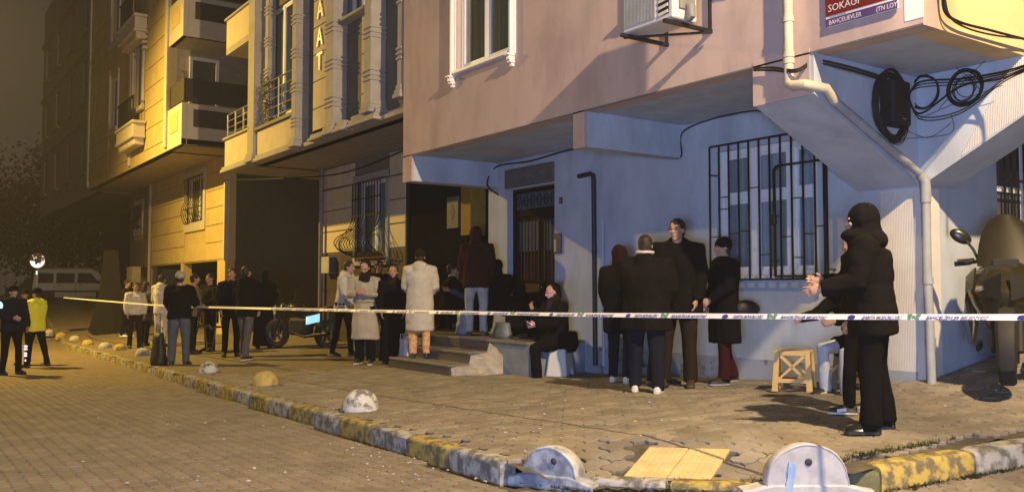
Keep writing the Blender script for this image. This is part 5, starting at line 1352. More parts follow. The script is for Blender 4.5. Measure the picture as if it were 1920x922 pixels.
# ------------------------------------------------------------------ motorcycles
olive = mat('dark_olive_gloss_paint', (.022, .019, .008), .25, coat=.5, spec=.5, vary=.05)
blackg = mat('black_gloss_plastic', (.014, .013, .012), .3, spec=.5)
blackm = mat('black_matt_plastic', (.018, .017, .016), .7)
def scooter(p, rz, label, scale=1.0):
    """front of the machine looks along local -Y"""
    t = thing('maxi_scooter', label, 'motorcycle', p, rz=rz); t.scale = (scale,)*3
    def part(nm, q, m_, par=None, sm=True): return q.build(nm, m_, par or t, local=True, smooth_=sm)
    fw = Vector((0, -.78, .30))
    q = MB(); wheel(q, None, fw, .30, .13, (1, 0, 0)); w_ = part('front_wheel', q, rub)
    q = MB(); disc_rim(q, fw, .30, .12, (1, 0, 0)); part('rim', q, steel, w_, False)
    q = MB(); wheel(q, None, (0, .78, .29), .29, .15, (1, 0, 0)); w_ = part('rear_wheel', q, rub)
    q = MB(); disc_rim(q, (0, .78, .29), .29, .14, (1, 0, 0)); part('rim', q, steel, w_, False)
    q = MB(); rings = []
    for i in range(9):
        a = R(-25+i*17); c = fw+Vector((0, -math.cos(a)*.345, math.sin(a)*.345))
        n = Vector((0, -math.cos(a), math.sin(a))); w2 = .085-.012*abs(i-4)/4
        rings.append([c+Vector((-w2, 0, 0))-n*.05, c+Vector((-w2*.7, 0, 0))+n*.005, c+n*.02, c+Vector((w2*.7, 0, 0))+n*.005, c+Vector((w2, 0, 0))-n*.05, c-n*.01])
    q.loft(rings); part('front_fender', q, blackm)
    for s in (-1, 1): q = MB(); q.tube([fw+Vector((s*.095, 0, -.02)), (s*.095, -.60, .62), (s*.08, -.50, .85)], .030, 10); part('fork', q, blackm)
    # front cowl : wide shield with beak
    def shell(secs, n=9):
        q = MB(); rings = []
        for (z, y0, hw, dp) in secs:
            ring = [Vector((hw*math.sin(a), y0-dp*math.cos(a)**.8 if math.cos(a) > 0 else y0, z)) for a in [(-math.pi/2)+math.pi*k/(n-1) for k in range(n)]]
            ring += [Vector((hw*.6, y0+.12, z)), Vector((-hw*.6, y0+.12, z))]; rings.append(ring)
        q.loft(rings); return q
    part('front_cowl', shell([(.44, -.50, .13, .10), (.55, -.52, .20, .20), (.66, -.52, .26, .28), (.78, -.50, .30, .32), (.90, -.46, .28, .28), (1.0, -.42, .20, .20), (1.05, -.40, .14, .14)], 13), olive)
    for s in (-1, 1):
        q = MB(); q.prism([(s*.27, -.46, .92), (s*.30, -.42, .70), (s*.33, -.10, .50), (s*.30, -.05, .30), (s*.25, -.35, .32), (s*.22, -.50, .50)], (s*.03, .02, 0)); part('side_fairing', q, olive, None, False)
        q = MB(); q.ell((s*.15, -.765+.02, .80), (.085, .03*s, .02), (0, .03, 0), (.02*s, 0, .035), 12, 6); part('headlight', q, mat('lamp_lens', (.25, .24, .2), .08, spec=.9))
        q = MB(); q.tube([(s*.12, -.35, 1.03), (s*.22, -.30, 1.05), (s*.29, -.26, 1.04)], .017, 8); part('handlebar', q, blackm)
        q = MB(); q.tube([(s*.29, -.26, 1.04), (s*.41, -.22, 1.03)], .023, 10); part('hand_grip', q, rub)
        q = MB(); q.tube([(s*.25, -.33, 1.07), (s*.38, -.38, 1.06)], .010, 6); part('brake_lever', q, blackm)
        q = MB(); q.tube([(s*.20, -.36, 1.02), (s*.25, -.40, 1.15), (s*.31, -.40, 1.24)], .012, 6); mi = part('mirror_stem', q, blackm)
        q = MB(); c = Vector((s*.35, -.40, 1.27)); q.ell(c, (.085, .02, .045*-s*s*-1*s), (0, .03, 0), (-.02*s, 0, .055), 12, 8); part('mirror', q, blackg)
        q = MB(); q.box(s*.20-.03, s*.20+.10*s+.03, .02, .50, .22, .30, 0, .02); part('footboard', q, blackm, None, False)
    for s in (-1, 1):
        q = MB(); q.prism([(s*.04, -.835, .70), (s*.15, -.79, .74), (s*.17, -.76, .86), (s*.03, -.80, .93)], (0, -.015, .004)); part('nose_panel', q, blackg, None, False)
        q = MB(); q.prism([(s*.22, -.60, .98), (s*.30, -.50, .90), (s*.31, -.44, .76), (s*.24, -.68, .80)], (s*.012, -.02, .01)); part('fairing_panel', q, olive, None, False)
        q = MB(); q.ell((s*.25, -.66, .74), (.035, .02*s, 0), (0, .02, 0), (0, 0, .018), 8, 5); part('turn_signal', q, mat('amber_lens', (.5, .2, .03), .2))
    q = MB(); q.box(-.10, .10, -.60, -.57, .98, 1.06, 0, .01); part('instrument_panel', q, blackm, None, False)
    q = MB(); q.box(-.13, .13, -.565, -.55, .46, .56, 0, .006); part('radiator_grille', q, blackm, None, False)
    q = MB(); rings = []
    for k in range(8):
        tt = k/7; z = 1.0+.46*tt; y = -.50+.26*tt; hw = .225*math.sqrt(max(.02, 1-(tt*.97)**2.6))
        rings.append([Vector((hw*math.sin(a), y-.07*math.cos(a), z)) for a in [-1.35+2.7*j/8 for j in range(9)]]+[Vector((hw*math.sin(a)*.97, y-.055*math.cos(a), z)) for a in [1.35-2.7*j/8 for j in range(9)]])
    q.loft(rings); part('windscreen', q, mat('smoked_screen', (.022, .018, .010), .4, spec=.2))
    q = MB(); rings = [[Vector((wd*math.cos(a), y, zc+h_*math.sin(a))) for a in [2*math.pi*k/14 for k in range(14)]] for y, wd, zc, h_ in ((-.30, .12, .62, .16), (-.05, .15, .52, .2), (.2, .17, .55, .22), (.6, .18, .66, .18), (.95, .12, .74, .10), (1.05, .05, .76, .05))]
    q.loft(rings); part('body', q, olive)
    q = MB(); rings = [[Vector((wd*math.cos(a), y, zc+h_*math.sin(a))) for a in [2*math.pi*k/14 for k in range(14)]] for y, wd, zc, h_ in ((.0, .10, .78, .05), (.2, .16, .80, .07), (.55, .17, .84, .08), (.62, .16, .92, .07), (.95, .14, .92, .05))]
    q.loft(rings); part('seat', q, blackm)
    return t
RZ = R(25); MP = at_d(1886, 7.9)+Matrix.Rotation(RZ, 3, 'Z') @ Vector((0, .82, 0)); MP.z = zp(MP.x, MP.y)
scooter(MP, RZ, 'large dark olive scooter with a windscreen and mirrors parked against the side wall', 1.06)
def roadster(p, rz, label):
    """side machine along local X, front at -X"""
    t = thing('parked_motorcycle', label, 'motorcycle', p, rz=rz)
    def part(nm, q, m_, par=None, sm=True): return q.build(nm, m_, par or t, local=True, smooth_=sm)
    for nm, x in (('front_wheel', -.68), ('rear_wheel', .66)):
        q = MB(); wheel(q, None, (x, 0, .31), .31, .12, (0, 1, 0)); w_ = part(nm, q, rub)
        q = MB(); disc_rim(q, (x, 0, .31), .31, .11, (0, 1, 0), 6); part('rim', q, mat('dull_rim', (.10, .10, .10), .5, metal=.5), w_, False)
    for s in (-1, 1):
        q = MB(); q.tube([(-.68, s*.09, .31), (-.42, s*.09, .95)], .025, 8); part('fork', q, blackg)
        q = MB(); q.tube([(-.42, s*.05, .98), (-.36, s*.22, 1.04), (-.28, s*.38, 1.0)], .014, 8); part('handlebar', q, blackm)
        q = MB(); q.tube([(-.38, s*.2, 1.04), (-.40, s*.28, 1.2)], .008, 6); q.ell((-.41, s*.30, 1.24), (.02, 0, 0), (0, .07, 0), (0, 0, .04), 8, 6); part('mirror', q, blackm)
    q = MB(); q.ell((-.15, 0, .84), (.28, 0, -.03), (0, .15, 0), (0, 0, .14)); part('tank', q, blackg)
    q = MB(); q.loft([[Vector((x, w2*math.cos(a), zc+h_*math.sin(a))) for a in [2*math.pi*k/10 for k in range(10)]] for x, w2, zc, h_ in ((.0, .10, .80, .06), (.3, .13, .80, .06), (.7, .11, .88, .06), (.92, .05, .95, .04))]); part('seat', q, blackm)
    q = MB(); q.box(-.30, .25, -.14, .14, .28, .66, 0, .06); part('engine', q, blackm, None, False)
    q = MB(); q.tube([(-.2, -.15, .35), (.2, -.17, .26), (.85, -.17, .34)], [.025, .03, .05], 10); part('exhaust', q, blackg)
    q = MB(); q.ell((-.52, 0, .88), (.07, 0, 0), (0, .09, 0), (0, 0, .09)); part('headlight', q, mat('lamp_lens', (.25, .24, .2)))
    q = MB(); q.box(.72, .92, -.03, .03, .55, .80, 0, .01); part('rear_mudguard', q, blackm, None, False)
    return t
mp = ground_at(566, 652); RM = roadster(mp, math.atan2(RV.y, RV.x)-R(25), 'dark parked motorcycle with a bright blue white number plate in the alley mouth')
plate = mat('emissive_number_plate', (.6, .75, .9), .4, emit=(.30, .68, 1.0), estr=1.1, vary=.02)  # bright reflection of the plate put in as emission
c = at_d(587, depth_of(mp)-.45, 0); c.z = mp.z+ .72
zpl = (542-598)/1670*depth_of(c); c.z = zpl
q = MB(); u = RV*.97+UPV*.22; u.normalize(); v = Vector((0, 0, 1))
q.prism([c+u*a*.15+v*b*.085 for a, b in ((-1, -1), (1, -1), (1, 1), (-1, 1))], FH*.01)
pl_ = q.build('number_plate', plate, RM)
pl_.data.transform(Matrix.Rotation(-RM.rotation_euler.z, 4, 'Z'))
# ================================================================== PEOPLE
REM = []     # remesh queue
def queue(q, name, m, parent, vox, disp=None, smooth_it=4):
    me = q.mesh(name, m, fix=True); o = bpy.data.objects.new(name, me); COL.objects.link(o)
    md = o.modifiers.new('r', 'REMESH'); md.mode = 'VOXEL'; md.voxel_size = vox; md.use_smooth_shade = True
    ms = o.modifiers.new('s', 'SMOOTH'); ms.iterations = smooth_it; ms.factor = .5
    REM.append((o, name, m, parent, disp)); return o
def flush():
    bpy.context.view_layer.update(); dg = bpy.context.evaluated_depsgraph_get()
    for o, name, m, parent, disp in REM:
        me = bpy.data.meshes.new_from_object(o.evaluated_get(dg)); me.name = name
        if disp:
            n = len(me.vertices); co = np.empty(n*3); me.vertices.foreach_get('co', co); co = co.reshape(-1, 3)
            nm = np.empty(n*3); me.vertex_normals.foreach_get('vector', nm); nm = nm.reshape(-1, 3)
            d = disp(co, nm); co = co+nm*d[:, None]; me.vertices.foreach_set('co', co.ravel())
        me.polygons.foreach_set('use_smooth', [True]*len(me.polygons))
        me.materials.clear(); me.materials.append(m)
        old = o.data; o.modifiers.clear(); o.data = me; o.parent = parent; bpy.data.meshes.remove(old)
        me.update()
    REM.clear()
def fold(amp=.012, freq=7, seed=0, vert=True):
    off = Vector((seed*3.1, seed*1.7, 0))
    def f(co, nm):
        r = np.empty(len(co))
        for i, c in enumerate(co):
            v = Vector((c[0]*freq, c[1]*freq, c[2]*freq*(.35 if vert else 1.2)))+off
            r[i] = noise.noise(v)*amp + noise.noise(v*2.3)*amp*.45
        return r
    return f
def puff(step=.11, amp=.011, seed=0):
    f0 = fold(.007, 9, seed, False)
    def f(co, nm):
        side = 1-np.clip(np.abs(nm[:, 2]), 0, 1)
        return f0(co, nm)+amp*(np.abs(np.sin(co[:, 2]*math.pi/step+.3*np.sin(co[:, 1]*6)))**.6-.6)*side
    return f
def cloth(name, c, c2=None, rough=.95): return mat('cloth_'+name, c, rough, c2 or tuple(x*.7 for x in c), 8, .0025, 130, spec=.08)
skin = mat('skin', (.42, .25, .17), .55, (.36, .20, .14), 12, spec=.35)
skin_d = mat('skin_shaded', (.34, .20, .13), .55, spec=.3) if False else skin
hairm = mat('dark_hair', (.018, .013, .010), .6, (.03, .02, .015), 30, stretch=(8, 8, 1), spec=.3)
eyem = mat('dark_eye', (.02, .015, .012), .2)
black = cloth('black', (.006, .0055, .006)); blackb = cloth('black_brownish', (.008, .0068, .0065)); navy = cloth('navy', (.010, .012, .020))
jeans = cloth('grey_blue_jeans', (.085, .10, .125)); jeansl = cloth('light_jeans', (.48, .49, .51), (.36, .38, .42)); greyt = cloth('grey_trousers', (.10, .095, .085))
whitec = cloth('off_white', (.58, .55, .48)); cream = cloth('cream_puffer', (.50, .46, .37), (.42, .38, .30)); beige = cloth('beige_trench', (.40, .36, .27), (.33, .29, .22))
maroon = cloth('maroon', (.045, .013, .010)); burg = cloth('burgundy', (.040, .008, .010)); floral = mat('floral_cloth', (.62, .42, .22), .9, (.55, .22, .10), 28, thr=(.48, .52))
darkbrown = cloth('dark_brown', (.020, .014, .010)); greyj = cloth('grey_jacket', (.16, .15, .13)); slate = cloth('slate', (.075, .085, .11)); hiv = mat('high_visibility_yellow', (.78, .82, .05), .6, (.66, .72, .05), 6)
shoeb = mat('black_shoe_leather', (.012, .012, .012), .18, spec=.7); shoew = mat('white_shoe', (.62, .60, .55), .5, vary=.06); shoed = mat('dark_shoe', (.02, .018, .016), .6); solew = mat('shoe_sole_white', (.6, .6, .57), .6)

def person(label, pos, face, H=1.72, legs=None, arms=None, lean=0, top=None, bottom=None, shoes=None, head=None, vox=.018, sit=False,
           look=0, nod=0, skirt=None, group=None, seed=0, stance=.09, girth=1.1, hz=None, finger=False, side_lean=0):
    """local frame: +X is where the person faces, +Y their left"""
    s = H/1.75; t = thing('person', label, 'person', pos, group, rz=face)
    legs = legs or [(3, 3, 2), (-3, 3, 2)]; arms = arms or [(8, 12, 12, 10), (8, 12, 12, 10)]
    top = top or {}; bottom = bottom or {}; head = head or {}; shoes = shoes or {}
    def LV(x, y, z): return Vector((x, y, z))
    hip_h = max(.44*math.cos(R(a))+.42*math.cos(R(a-k)) for a, k, sp in legs)*s+.085*s
    if hz is not None: hip_h = hz
    P = LV(0, 0, hip_h)
    up = LV(math.sin(R(lean)), math.sin(R(side_lean)), math.cos(R(lean))).normalized(); fwd = LV(math.cos(R(lean)), 0, -math.sin(R(lean))); lat = LV(0, 1, 0)
    J = []
    for sd, (a, k, sp) in zip((1, -1), legs):
        h = P+lat*sd*.085*s*girth; kn = h+LV(math.sin(R(a)), sd*math.sin(R(sp)), -math.cos(R(a)))*.44*s
        an = kn+LV(math.sin(R(a-k)), sd*math.sin(R(sp))*.5, -math.cos(R(a-k)))*.42*s; J.append((h, kn, an))
    # ground the feet
    dz = min(j[2].z for j in J)-.085*s
    if hz is None:
        P = P-LV(0, 0, dz); J = [tuple(v-LV(0, 0, dz) for v in j) for j in J]
    SH = P+up*.51*s; NB_ = P+up*.555*s; 
    HC = NB_+up*.075*s+LV(.015*s, 0, .075*s)+fwd*(.03*math.sin(R(nod))*s)
    hf = LV(math.cos(R(look))*math.cos(R(nod)), math.sin(R(look))*math.cos(R(nod)), -math.sin(R(nod))); hl = LV(-math.sin(R(look)), math.cos(R(look)), 0); hu = hf.cross(hl)
    AR = []
    for sd, (pi, ab, el, inw) in zip((1, -1), arms):
        sh = SH+lat*sd*.175*s*girth-up*.015*s
        d1 = (LV(math.sin(R(pi)), 0, -math.cos(R(pi)))*math.cos(R(ab))+lat*sd*math.sin(R(ab))).normalized()
        e = sh+d1*.285*s
        pt = pi+el
        d2 = (LV(math.sin(R(pt)), 0, -math.cos(R(pt)))*math.cos(R(inw))-lat*sd*math.sin(R(inw))).normalized()
        AR.append((sh, e, e+d2*.245*s, d2, sd, d1))
    # ---- body: one continuous skin surface
    q = MB(); E = lambda c, a, b, c_, sg=12, rg=8: q.ell(c, a, b, c_, sg, rg)
    E(HC+hu*.025*s-hf*.008*s, hf*.096*s, hl*.074*s, hu*.092*s); E(HC-hu*.035*s+hf*.022*s, hf*.066*s, hl*.056*s, hu*.080*s)
    E(HC-hu*.095*s+hf*.055*s, hf*.026*s, hl*.026*s, hu*.020*s)
    q.tube([HC-hu*.0*s+hf*.086*s, HC-hu*.020*s+hf*.108*s, HC-hu*.034*s+hf*.100*s], [.010*s, .014*s, .016*s], 8)
    E(HC-hu*.060*s+hf*.080*s, hf*.014*s, hl*.024*s, hu*.010*s, 10, 6)
    for sd in (1, -1): 
        E(HC-hu*.008*s+hl*sd*.076*s-hf*.008*s, hf*.018*s, hl*.010*s, hu*.030*s, 8, 6); E(HC-hu*.022*s+hf*.070*s+hl*sd*.040*s, hf*.018*s, hl*.022*s, hu*.018*s, 8, 6)
        E(HC+hu*.020*s+hf*.084*s+hl*sd*.030*s, hf*.010*s, hl*.024*s, hu*.008*s, 8, 6)
    q.tube([SH-up*.05*s, NB_+up*.01*s, HC-hf*.015*s-hu*.05*s], [.075*s, .056*s, .052*s], 12)
    q.loft([[c+fwd*a*math.cos(th)+lat*b*math.sin(th) for th in [2*math.pi*k/14 for k in range(14)]] for c, a, b in
            ((P-up*.05*s, .08*s, .11*s), (P+up*.12*s, .085*s, .12*s), (P+up*.35*s, .10*s, .14*s), (P+up*.49*s, .07*s, .15*s), (P+up*.53*s, .04*s, .07*s))])
    for (h, kn, an), (a, k, sp) in zip(J, legs):
        q.tube([h+LV(0, 0, .02), kn, an], [.075*s, .05*s, .036*s], 10); q.tube([an, an-LV(0, 0, .03*s), an+LV(.09*s, 0, -.055*s)], [.034*s, .034*s, .028*s], 8)
    for (sh, e, wr, d2, sd, d1) in AR:
        q.tube([SH, sh, e, wr], [.05*s, .046*s, .038*s, .026*s], 10)
        # hand
        n = d2.cross(LV(0, 0, 1) if abs(d2.z) < .8 else LV(1, 0, 0)).normalized()
        if n.dot(lat*sd) > 0: n = -n                       # palm side points inwards
        wv = n.cross(d2).normalized(); 
        if wv.dot(LV(1, 0, .6)) < 0: wv = -wv             # thumb side
        cu = R(top.get('curl', 25))
        q.loft([[wr+d2*dd*s+wv*a*math.cos(th)*s+n*b*math.sin(th)*s for th in [2*math.pi*k/10 for k in range(10)]] for dd, a, b in ((-.01, .026, .019), (.02, .034, .017), (.06, .041, .016), (.092, .038, .013))])
        fr = .0085 if finger else .0105
        for fi, (off, ln) in enumerate(((.030, .070), (.010, .078), (-.010, .072), (-.030, .056))):
            b0 = wr+d2*.085*s+wv*off*s; c1 = cu*(.6+.22*fi)
            d3 = (d2*math.cos(c1)+n*math.sin(c1)).normalized(); d4 = (d2*math.cos(c1*2)+n*math.sin(c1*2)).normalized()
            sp = wv*off*.25*s
            q.tube([b0-d2*.02*s, b0+d3*ln*.5*s+sp, b0+d3*ln*.5*s+d4*ln*.5*s+sp], [fr*s*1.1, fr*s, fr*s*.8], 7)
        b0 = wr+d2*.025*s+wv*.028*s; d3 = (d2*.7+wv*.6+n*.35).normalized(); d4 = (d2*.9+wv*.25+n*.4).normalized()
        q.tube([b0, b0+d3*.04*s, b0+d3*.04*s+d4*.032*s], [.014*s, .012*s, .009*s], 7)
    queue(q, 'body', skin, t, min(vox, .011) if not finger else .0075, None, 2)
    for sd in (1, -1):
        q = MB(); q.ell(HC+hu*.010*s+hf*.0865*s+hl*sd*.031*s, hf*.006*s, hl*.013*s, hu*.006*s, 8, 5); q.build('eye', eyem, t, local=True, smooth_=2)
        q = MB(); q.ell(HC+hu*.030*s+hf*.0905*s+hl*sd*.032*s, hf*.006*s, hl*.019*s, hu*.004*s, 8, 5); q.build('eyebrow', hairm, t, local=True, smooth_=2)
    # ---- trousers
    if bottom.get('m') is not None and not bottom.get('skirt'):
        w_ = bottom.get('w', 1.0); q = MB()
        for (h, kn, an) in J:
            hem = an+(kn-an)*bottom.get('cut', .02)-LV(0, 0, .035*s)*(1 if bottom.get('cut', .02) < .1 else 0)
            pts = [h+LV(0, 0, .05*s), h*.6+kn*.4, kn, kn*.45+an*.55, hem]
            q.tube(pts, [.100*s*girth, .088*s*w_, .067*s*w_, .062*s*w_, .060*s*w_*bottom.get('flare', 1)], 14)
        q.ell(P+LV(0, 0, .02*s), (.12*s*girth, 0, 0), (0, .165*s*girth, 0), (0, 0, .12*s), 14, 8)
        queue(q, 'trousers', bottom['m'], t, vox, fold(.016, 8, seed), 3)
        if bottom.get('stripe'):
            q = MB(); (h, kn, an) = J[1]; q.ell(h*.75+kn*.25+LV(.02, -.090*s, .0), (.016, 0, 0), (0, .004, 0), (0, 0, .020), 10, 6); q.build('trouser_badge', whitec, t, local=True)
            for (h, kn, an) in J[1:]:
                q = MB(); q.bar(h*.5+kn*.5+LV(0, -.098*s, 0), an+LV(0, -.088*s, -.02), .006, .022); q.build('trouser_stripe', greyt, t, local=True)
    if bottom.get('skirt'):
        q = MB(); rings = []; h0 = .05
        for k in range(8):
            tt = k/7; z = P.z+.05*s-(P.z+.05*s-h0)*tt; rx = (.12+.10*tt)*s; ry = (.165+.09*tt)*s
            rings.append([LV(P.x+rx*math.cos(th)*(1+.03*math.sin(7*th)*tt), ry*math.sin(th)*(1+.03*math.sin(7*th)*tt), z) for th in [2*math.pi*j/28 for j in range(28)]])
        q.loft(rings); queue(q, 'skirt', bottom['m'], t, vox, fold(.012, 7, seed), 2)
    # ---- shoes
    for i, (h, kn, an) in enumerate(J):
        a, k, sp = legs[i]
        tp = R(max(-10, min(35, -(a-k)*.4))) if not sit else 0
        yaw = R(8)*(1 if i == 0 else -1); f = LV(math.cos(yaw), math.sin(yaw), 0)
        sdv = LV(-f.y, f.x, 0); base = LV(an.x, an.y, an.z-.085*s)
        def shp(z0, z1, g, q):
            rings = []
            for x, hw, hh in ((-.075, .022, .6), (-.06, .034, .75), (0, .036, 1), (.06, .042, .85), (.12, .046, .55), (.17, .040, .42), (.198, .022, .30)):
                top_z = z0+(z1-z0)*hh if g else z1
                rings.append([base+f*x*s+sdv*hw*s*c_+LV(0, 0, (z0 if u < 0 else top_z)*s) for c_, u in ((-1, -1), (-1, .0-1), (1, -1), (1, -1), (1, 1), (.6, 1), (-.6, 1), (-1, 1))])
                if g:
                    r_ = rings[-1]; r_[4] = base+f*x*s+sdv*hw*s+LV(0, 0, (z0+(top_z-z0)*.55)*s); r_[7] = base+f*x*s-sdv*hw*s+LV(0, 0, (z0+(top_z-z0)*.55)*s)
            q.loft(rings)
        q = MB(); shp(.020, .105, True, q); sh_ = q.build('shoe', shoes.get('m', shoed), t, local=True, smooth_=2)
        q = MB(); shp(0, .022, False, q); q.v = [tuple(Vector(v)+Vector((0, 0, 0))) for v in q.v]; q.build('sole', shoes.get('sole', shoed), sh_, local=True)
        if shoes.get('patch'):
            q = MB()
            for sg in (-1, 1): q.bar(base+f*.03*s+sdv*sg*.044*s+LV(0, 0, .05*s), base+f*.11*s+sdv*sg*.048*s+LV(0, 0, .035*s), .006, .030*s)
            q.build('side_patch', shoes['patch'], sh_, local=True)
    # ---- coat / jacket
    if top.get('m') is not None:
        L = top.get('len', .12); fl = top.get('flare', 1.0); b_ = top.get('bulk', 1.05)*(girth*.5+.5)*1.04; q = MB(); rings = []
        lv = [(-L, .125*fl, .185*fl), (-L*.5, .13*(1+(fl-1)*.5), .185*(1+(fl-1)*.5)), (0, .128, .180), (.12, .120, .170), (.24, .128, .178), (.36, .138, .192), (.45, .125, .198), (.505, .095, .165), (.54, .070, .095), (.575, .060, .068)]
        for tt, rx, ry in lv:
            if tt >= 0 or L < .2 and not sit: c = P+up*tt*s
            elif sit: c = P+up*max(tt, -.06)*s
            else: c = P+LV(math.sin(R(lean))*tt*.3, 0, tt)*s
            e2 = b_ if tt < .5 else 1
            rings.append([c+fwd*rx*s*e2*math.cos(th)+lat*ry*s*e2*math.sin(th) for th in [2*math.pi*k/20 for k in range(20)]])
        q.loft(rings)
        for (sh, e, wr, d2, sd, d1) in AR:
            k_ = top.get('sleeve', 1.0)*b_; q.tube([SH+lat*sd*.09*s, sh-LV(0, 0, .008), sh*.5+e*.5, e, wr*.5+e*.5, wr+d2*.012], [.085*s, .083*s*k_, .070*s*k_, .062*s*k_, .056*s*k_, .044*s*k_], 14)
            q.ell(sh-LV(0, 0, .01), (.075*s*b_, 0, 0), (0, .075*s*b_, 0), (0, 0, .075*s))
        if sit:
            for (h, kn, an) in J: q.tube([h, h*.35+kn*.65], [.12*s, .11*s], 12)
        if top.get('hood'):     # hood lying on the shoulders
            hc = NB_-fwd*.065*s+up*.012*s
            q.ell(hc, fwd*.085*s+up*.02, lat*.125*s, up*.075*s-fwd*.02); q.ell(hc-up*.06*s-fwd*.03*s, fwd*.06*s, lat*.10*s, up*.09*s)
            for sd in (1, -1): q.ell(NB_+lat*sd*.085*s+fwd*.01*s, fwd*.08*s, lat*.045*s, up*.05*s)
        if top.get('collar'):
            q.loft([[NB_+up*zz*s+fwd*(r_*math.cos(th)*s+.005)+lat*r_*.95*math.sin(th)*s for th in [2*math.pi*k/16 for k in range(16)]] for zz, r_ in ((-.04, .10), (.01, .078), (.05, .074))])
        queue(q, top.get('name', 'jacket'), top['m'], t, vox, top.get('disp') or fold(.020, 6.5, seed+5), 3)
        if top.get('belt'):
            q = MB(); rings = [[P+up*(.12+zz)*s+fwd*.137*s*math.cos(th)*b_+lat*.192*s*math.sin(th)*b_ for th in [2*math.pi*k/24 for k in range(24)]] for zz in (0, .045)]
            q.loft(rings); q.build('belt', top['m'], t, local=True, smooth_=2)
    # ---- head wear
    kind = head.get('kind', 'hair'); hm = head.get('m', hairm); q = MB()
    if kind == 'hair':
        q.ell(HC+hu*.040*s-hf*.020*s, hf*.100*s, hl*.083*s, hu*.090*s); q.ell(HC+hu*.0*s-hf*.050*s, hf*.062*s, hl*.078*s, hu*.090*s)
        if head.get('long'): q.tube([HC-hf*.06*s, HC-hf*.085*s-LV(0, 0, .14)*s, HC-hf*.095*s-LV(0, 0, .30)*s], [.075*s, .075*s, .045*s], 12)
        if head.get('bun'): q.ell(HC+hu*.06*s-hf*.10*s, hf*.045*s, hl*.045*s, hu*.045*s)
        queue(q, 'hair', hm, t, .011, fold(.006, 30, seed, False), 2)
    elif kind in ('beanie', 'cap'):
        q.ell(HC+hu*.052*s-hf*.016*s, hf*.108*s, hl*.092*s, hu*.092*s)
        q.loft([[HC+hu*zz*s-hf*.014*s+hf*.110*s*math.cos(th)+hl*.094*s*math.sin(th) for th in [2*math.pi*k/20 for k in range(20)]] for zz in (.020, .06)])
        if kind == 'cap': q.prism([HC+hf*.08*s+hl*.07*s+hu*.035*s, HC+hf*.16*s+hl*.05*s+hu*.03*s, HC+hf*.17*s+hu*.03*s, HC+hf*.16*s-hl*.05*s+hu*.03*s, HC+hf*.08*s-hl*.07*s+hu*.035*s], hu*.015)
        queue(q, kind, hm, t, .011, fold(.004, 14, seed, False), 2)
        q = MB(); q.ell(HC-hu*.01*s-hf*.050*s, hf*.055*s, hl*.076*s, hu*.08*s); queue(q, 'hair', hairm, t, .012, None, 1)
    elif kind == 'scarf':
        q.ell(HC+hu*.034*s-hf*.044*s, hf*.098*s, hl*.094*s, hu*.104*s); q.ell(HC-hu*.055*s-hf*.050*s, hf*.085*s, hl*.088*s, hu*.095*s)
        q.loft([[NB_+up*zz*s+fwd*(rx*math.cos(th)*s+.01)+lat*ry*math.sin(th)*s for th in [2*math.pi*k/18 for k in range(18)]] for zz, rx, ry in ((-.10, .12, .15), (-.02, .11, .125), (.05, .088, .092), (.09, .07, .08))])
        queue(q, 'headscarf', hm, t, .013, fold(.010, 13, seed), 2)
    elif kind == 'hoodup':
        b2 = head.get('big', 1.0)
        q.ell(HC+hu*.024*s+hf*head.get('off', -.055)*s, hf*.118*s*b2, hl*.108*s*b2, hu*.126*s*b2**.5); q.ell(HC-hu*.07*s-hf*.060*s, hf*.105*s*b2, hl*.105*s*b2, hu*.10*s)
        if b2 > 1: q.ell(HC-hu*.115*s+hf*.01*s, hf*.135*s, hl*.125*s, hu*.065*s); q.ell(HC-hu*.15*s-hf*.11*s, hf*.10*s, hl*.15*s, hu*.09*s)
        q.loft([[NB_+up*zz*s+fwd*(rx*math.cos(th)*s)+lat*ry*math.sin(th)*s for th in [2*math.pi*k/18 for k in range(18)]] for zz, rx, ry in ((-.06, .125, .17), (0, .12, .14), (.06, .105, .11))])
        queue(q, 'hood', hm, t, .014, fold(.009, 12, seed), 2)
    if head.get('under'):   # light hood lining / collar below the hair
        q = MB(); q.loft([[NB_+up*zz*s-fwd*.03*s+fwd*(rx*math.cos(th)*s)+lat*ry*math.sin(th)*s for th in [2*math.pi*k/20 for k in range(20)]] for zz, rx, ry in ((.045, .085, .090), (.075, .104, .112), (.094, .090, .096))]); queue(q, 'hood_lining', head['under'], t, .012, fold(.006, 10, 2), 1)
    if head.get('glasses'):
        q = MB()
        for sd in (1, -1):
            q.tube([HC+hu*(.012*s+.016*s*math.sin(a))+hl*(sd*.032*s+.022*s*math.cos(a))+hf*.106*s for a in [2*math.pi*k/12 for k in range(12)]], .0025, 5, closed=True)
            q.tube([HC+hu*.015*s+hl*sd*.055*s+hf*.103*s, HC+hu*.015*s+hl*sd*.078*s], .0022, 5)
        q.build('glasses', mat('glasses_metal', (.6, .6, .6), .2, metal=1), t, local=True)
    return t, dict(P=P, HC=HC, AR=AR, J=J, SH=SH, s=s)

FACE_CAM = math.atan2(-FH.y, -FH.x)        # looking at the camera
def fc(deg): return FACE_CAM+R(deg)        # + turns to picture right (towards the person's left ...)
def put(px, py, top_py, fn=zp, z=None, Y=None):
    if Y is not None:
        g = onY(px, py, Y); p = Vector((g.x, Y, z))
    else: p = ground_at(px, py, fn)
    d = depth_of(p); H = (py-top_py)/1670*d
    return p, H
def PP(label, px, py, ty, face, z=None, Y=None, fn=zp, hmin=1.5, hmax=1.9, Hs=None, **kw):
    p, H = put(px, py, ty, fn, z, Y); print('person %4d %.2f d=%.1f  (%.1f %.1f %.2f)' % (px, H, depth_of(p), p.x, p.y, p.z), label[:40])
    H = Hs or min(hmax, max(hmin, H*.985)); return person(label, p, fc(face), H, **kw)
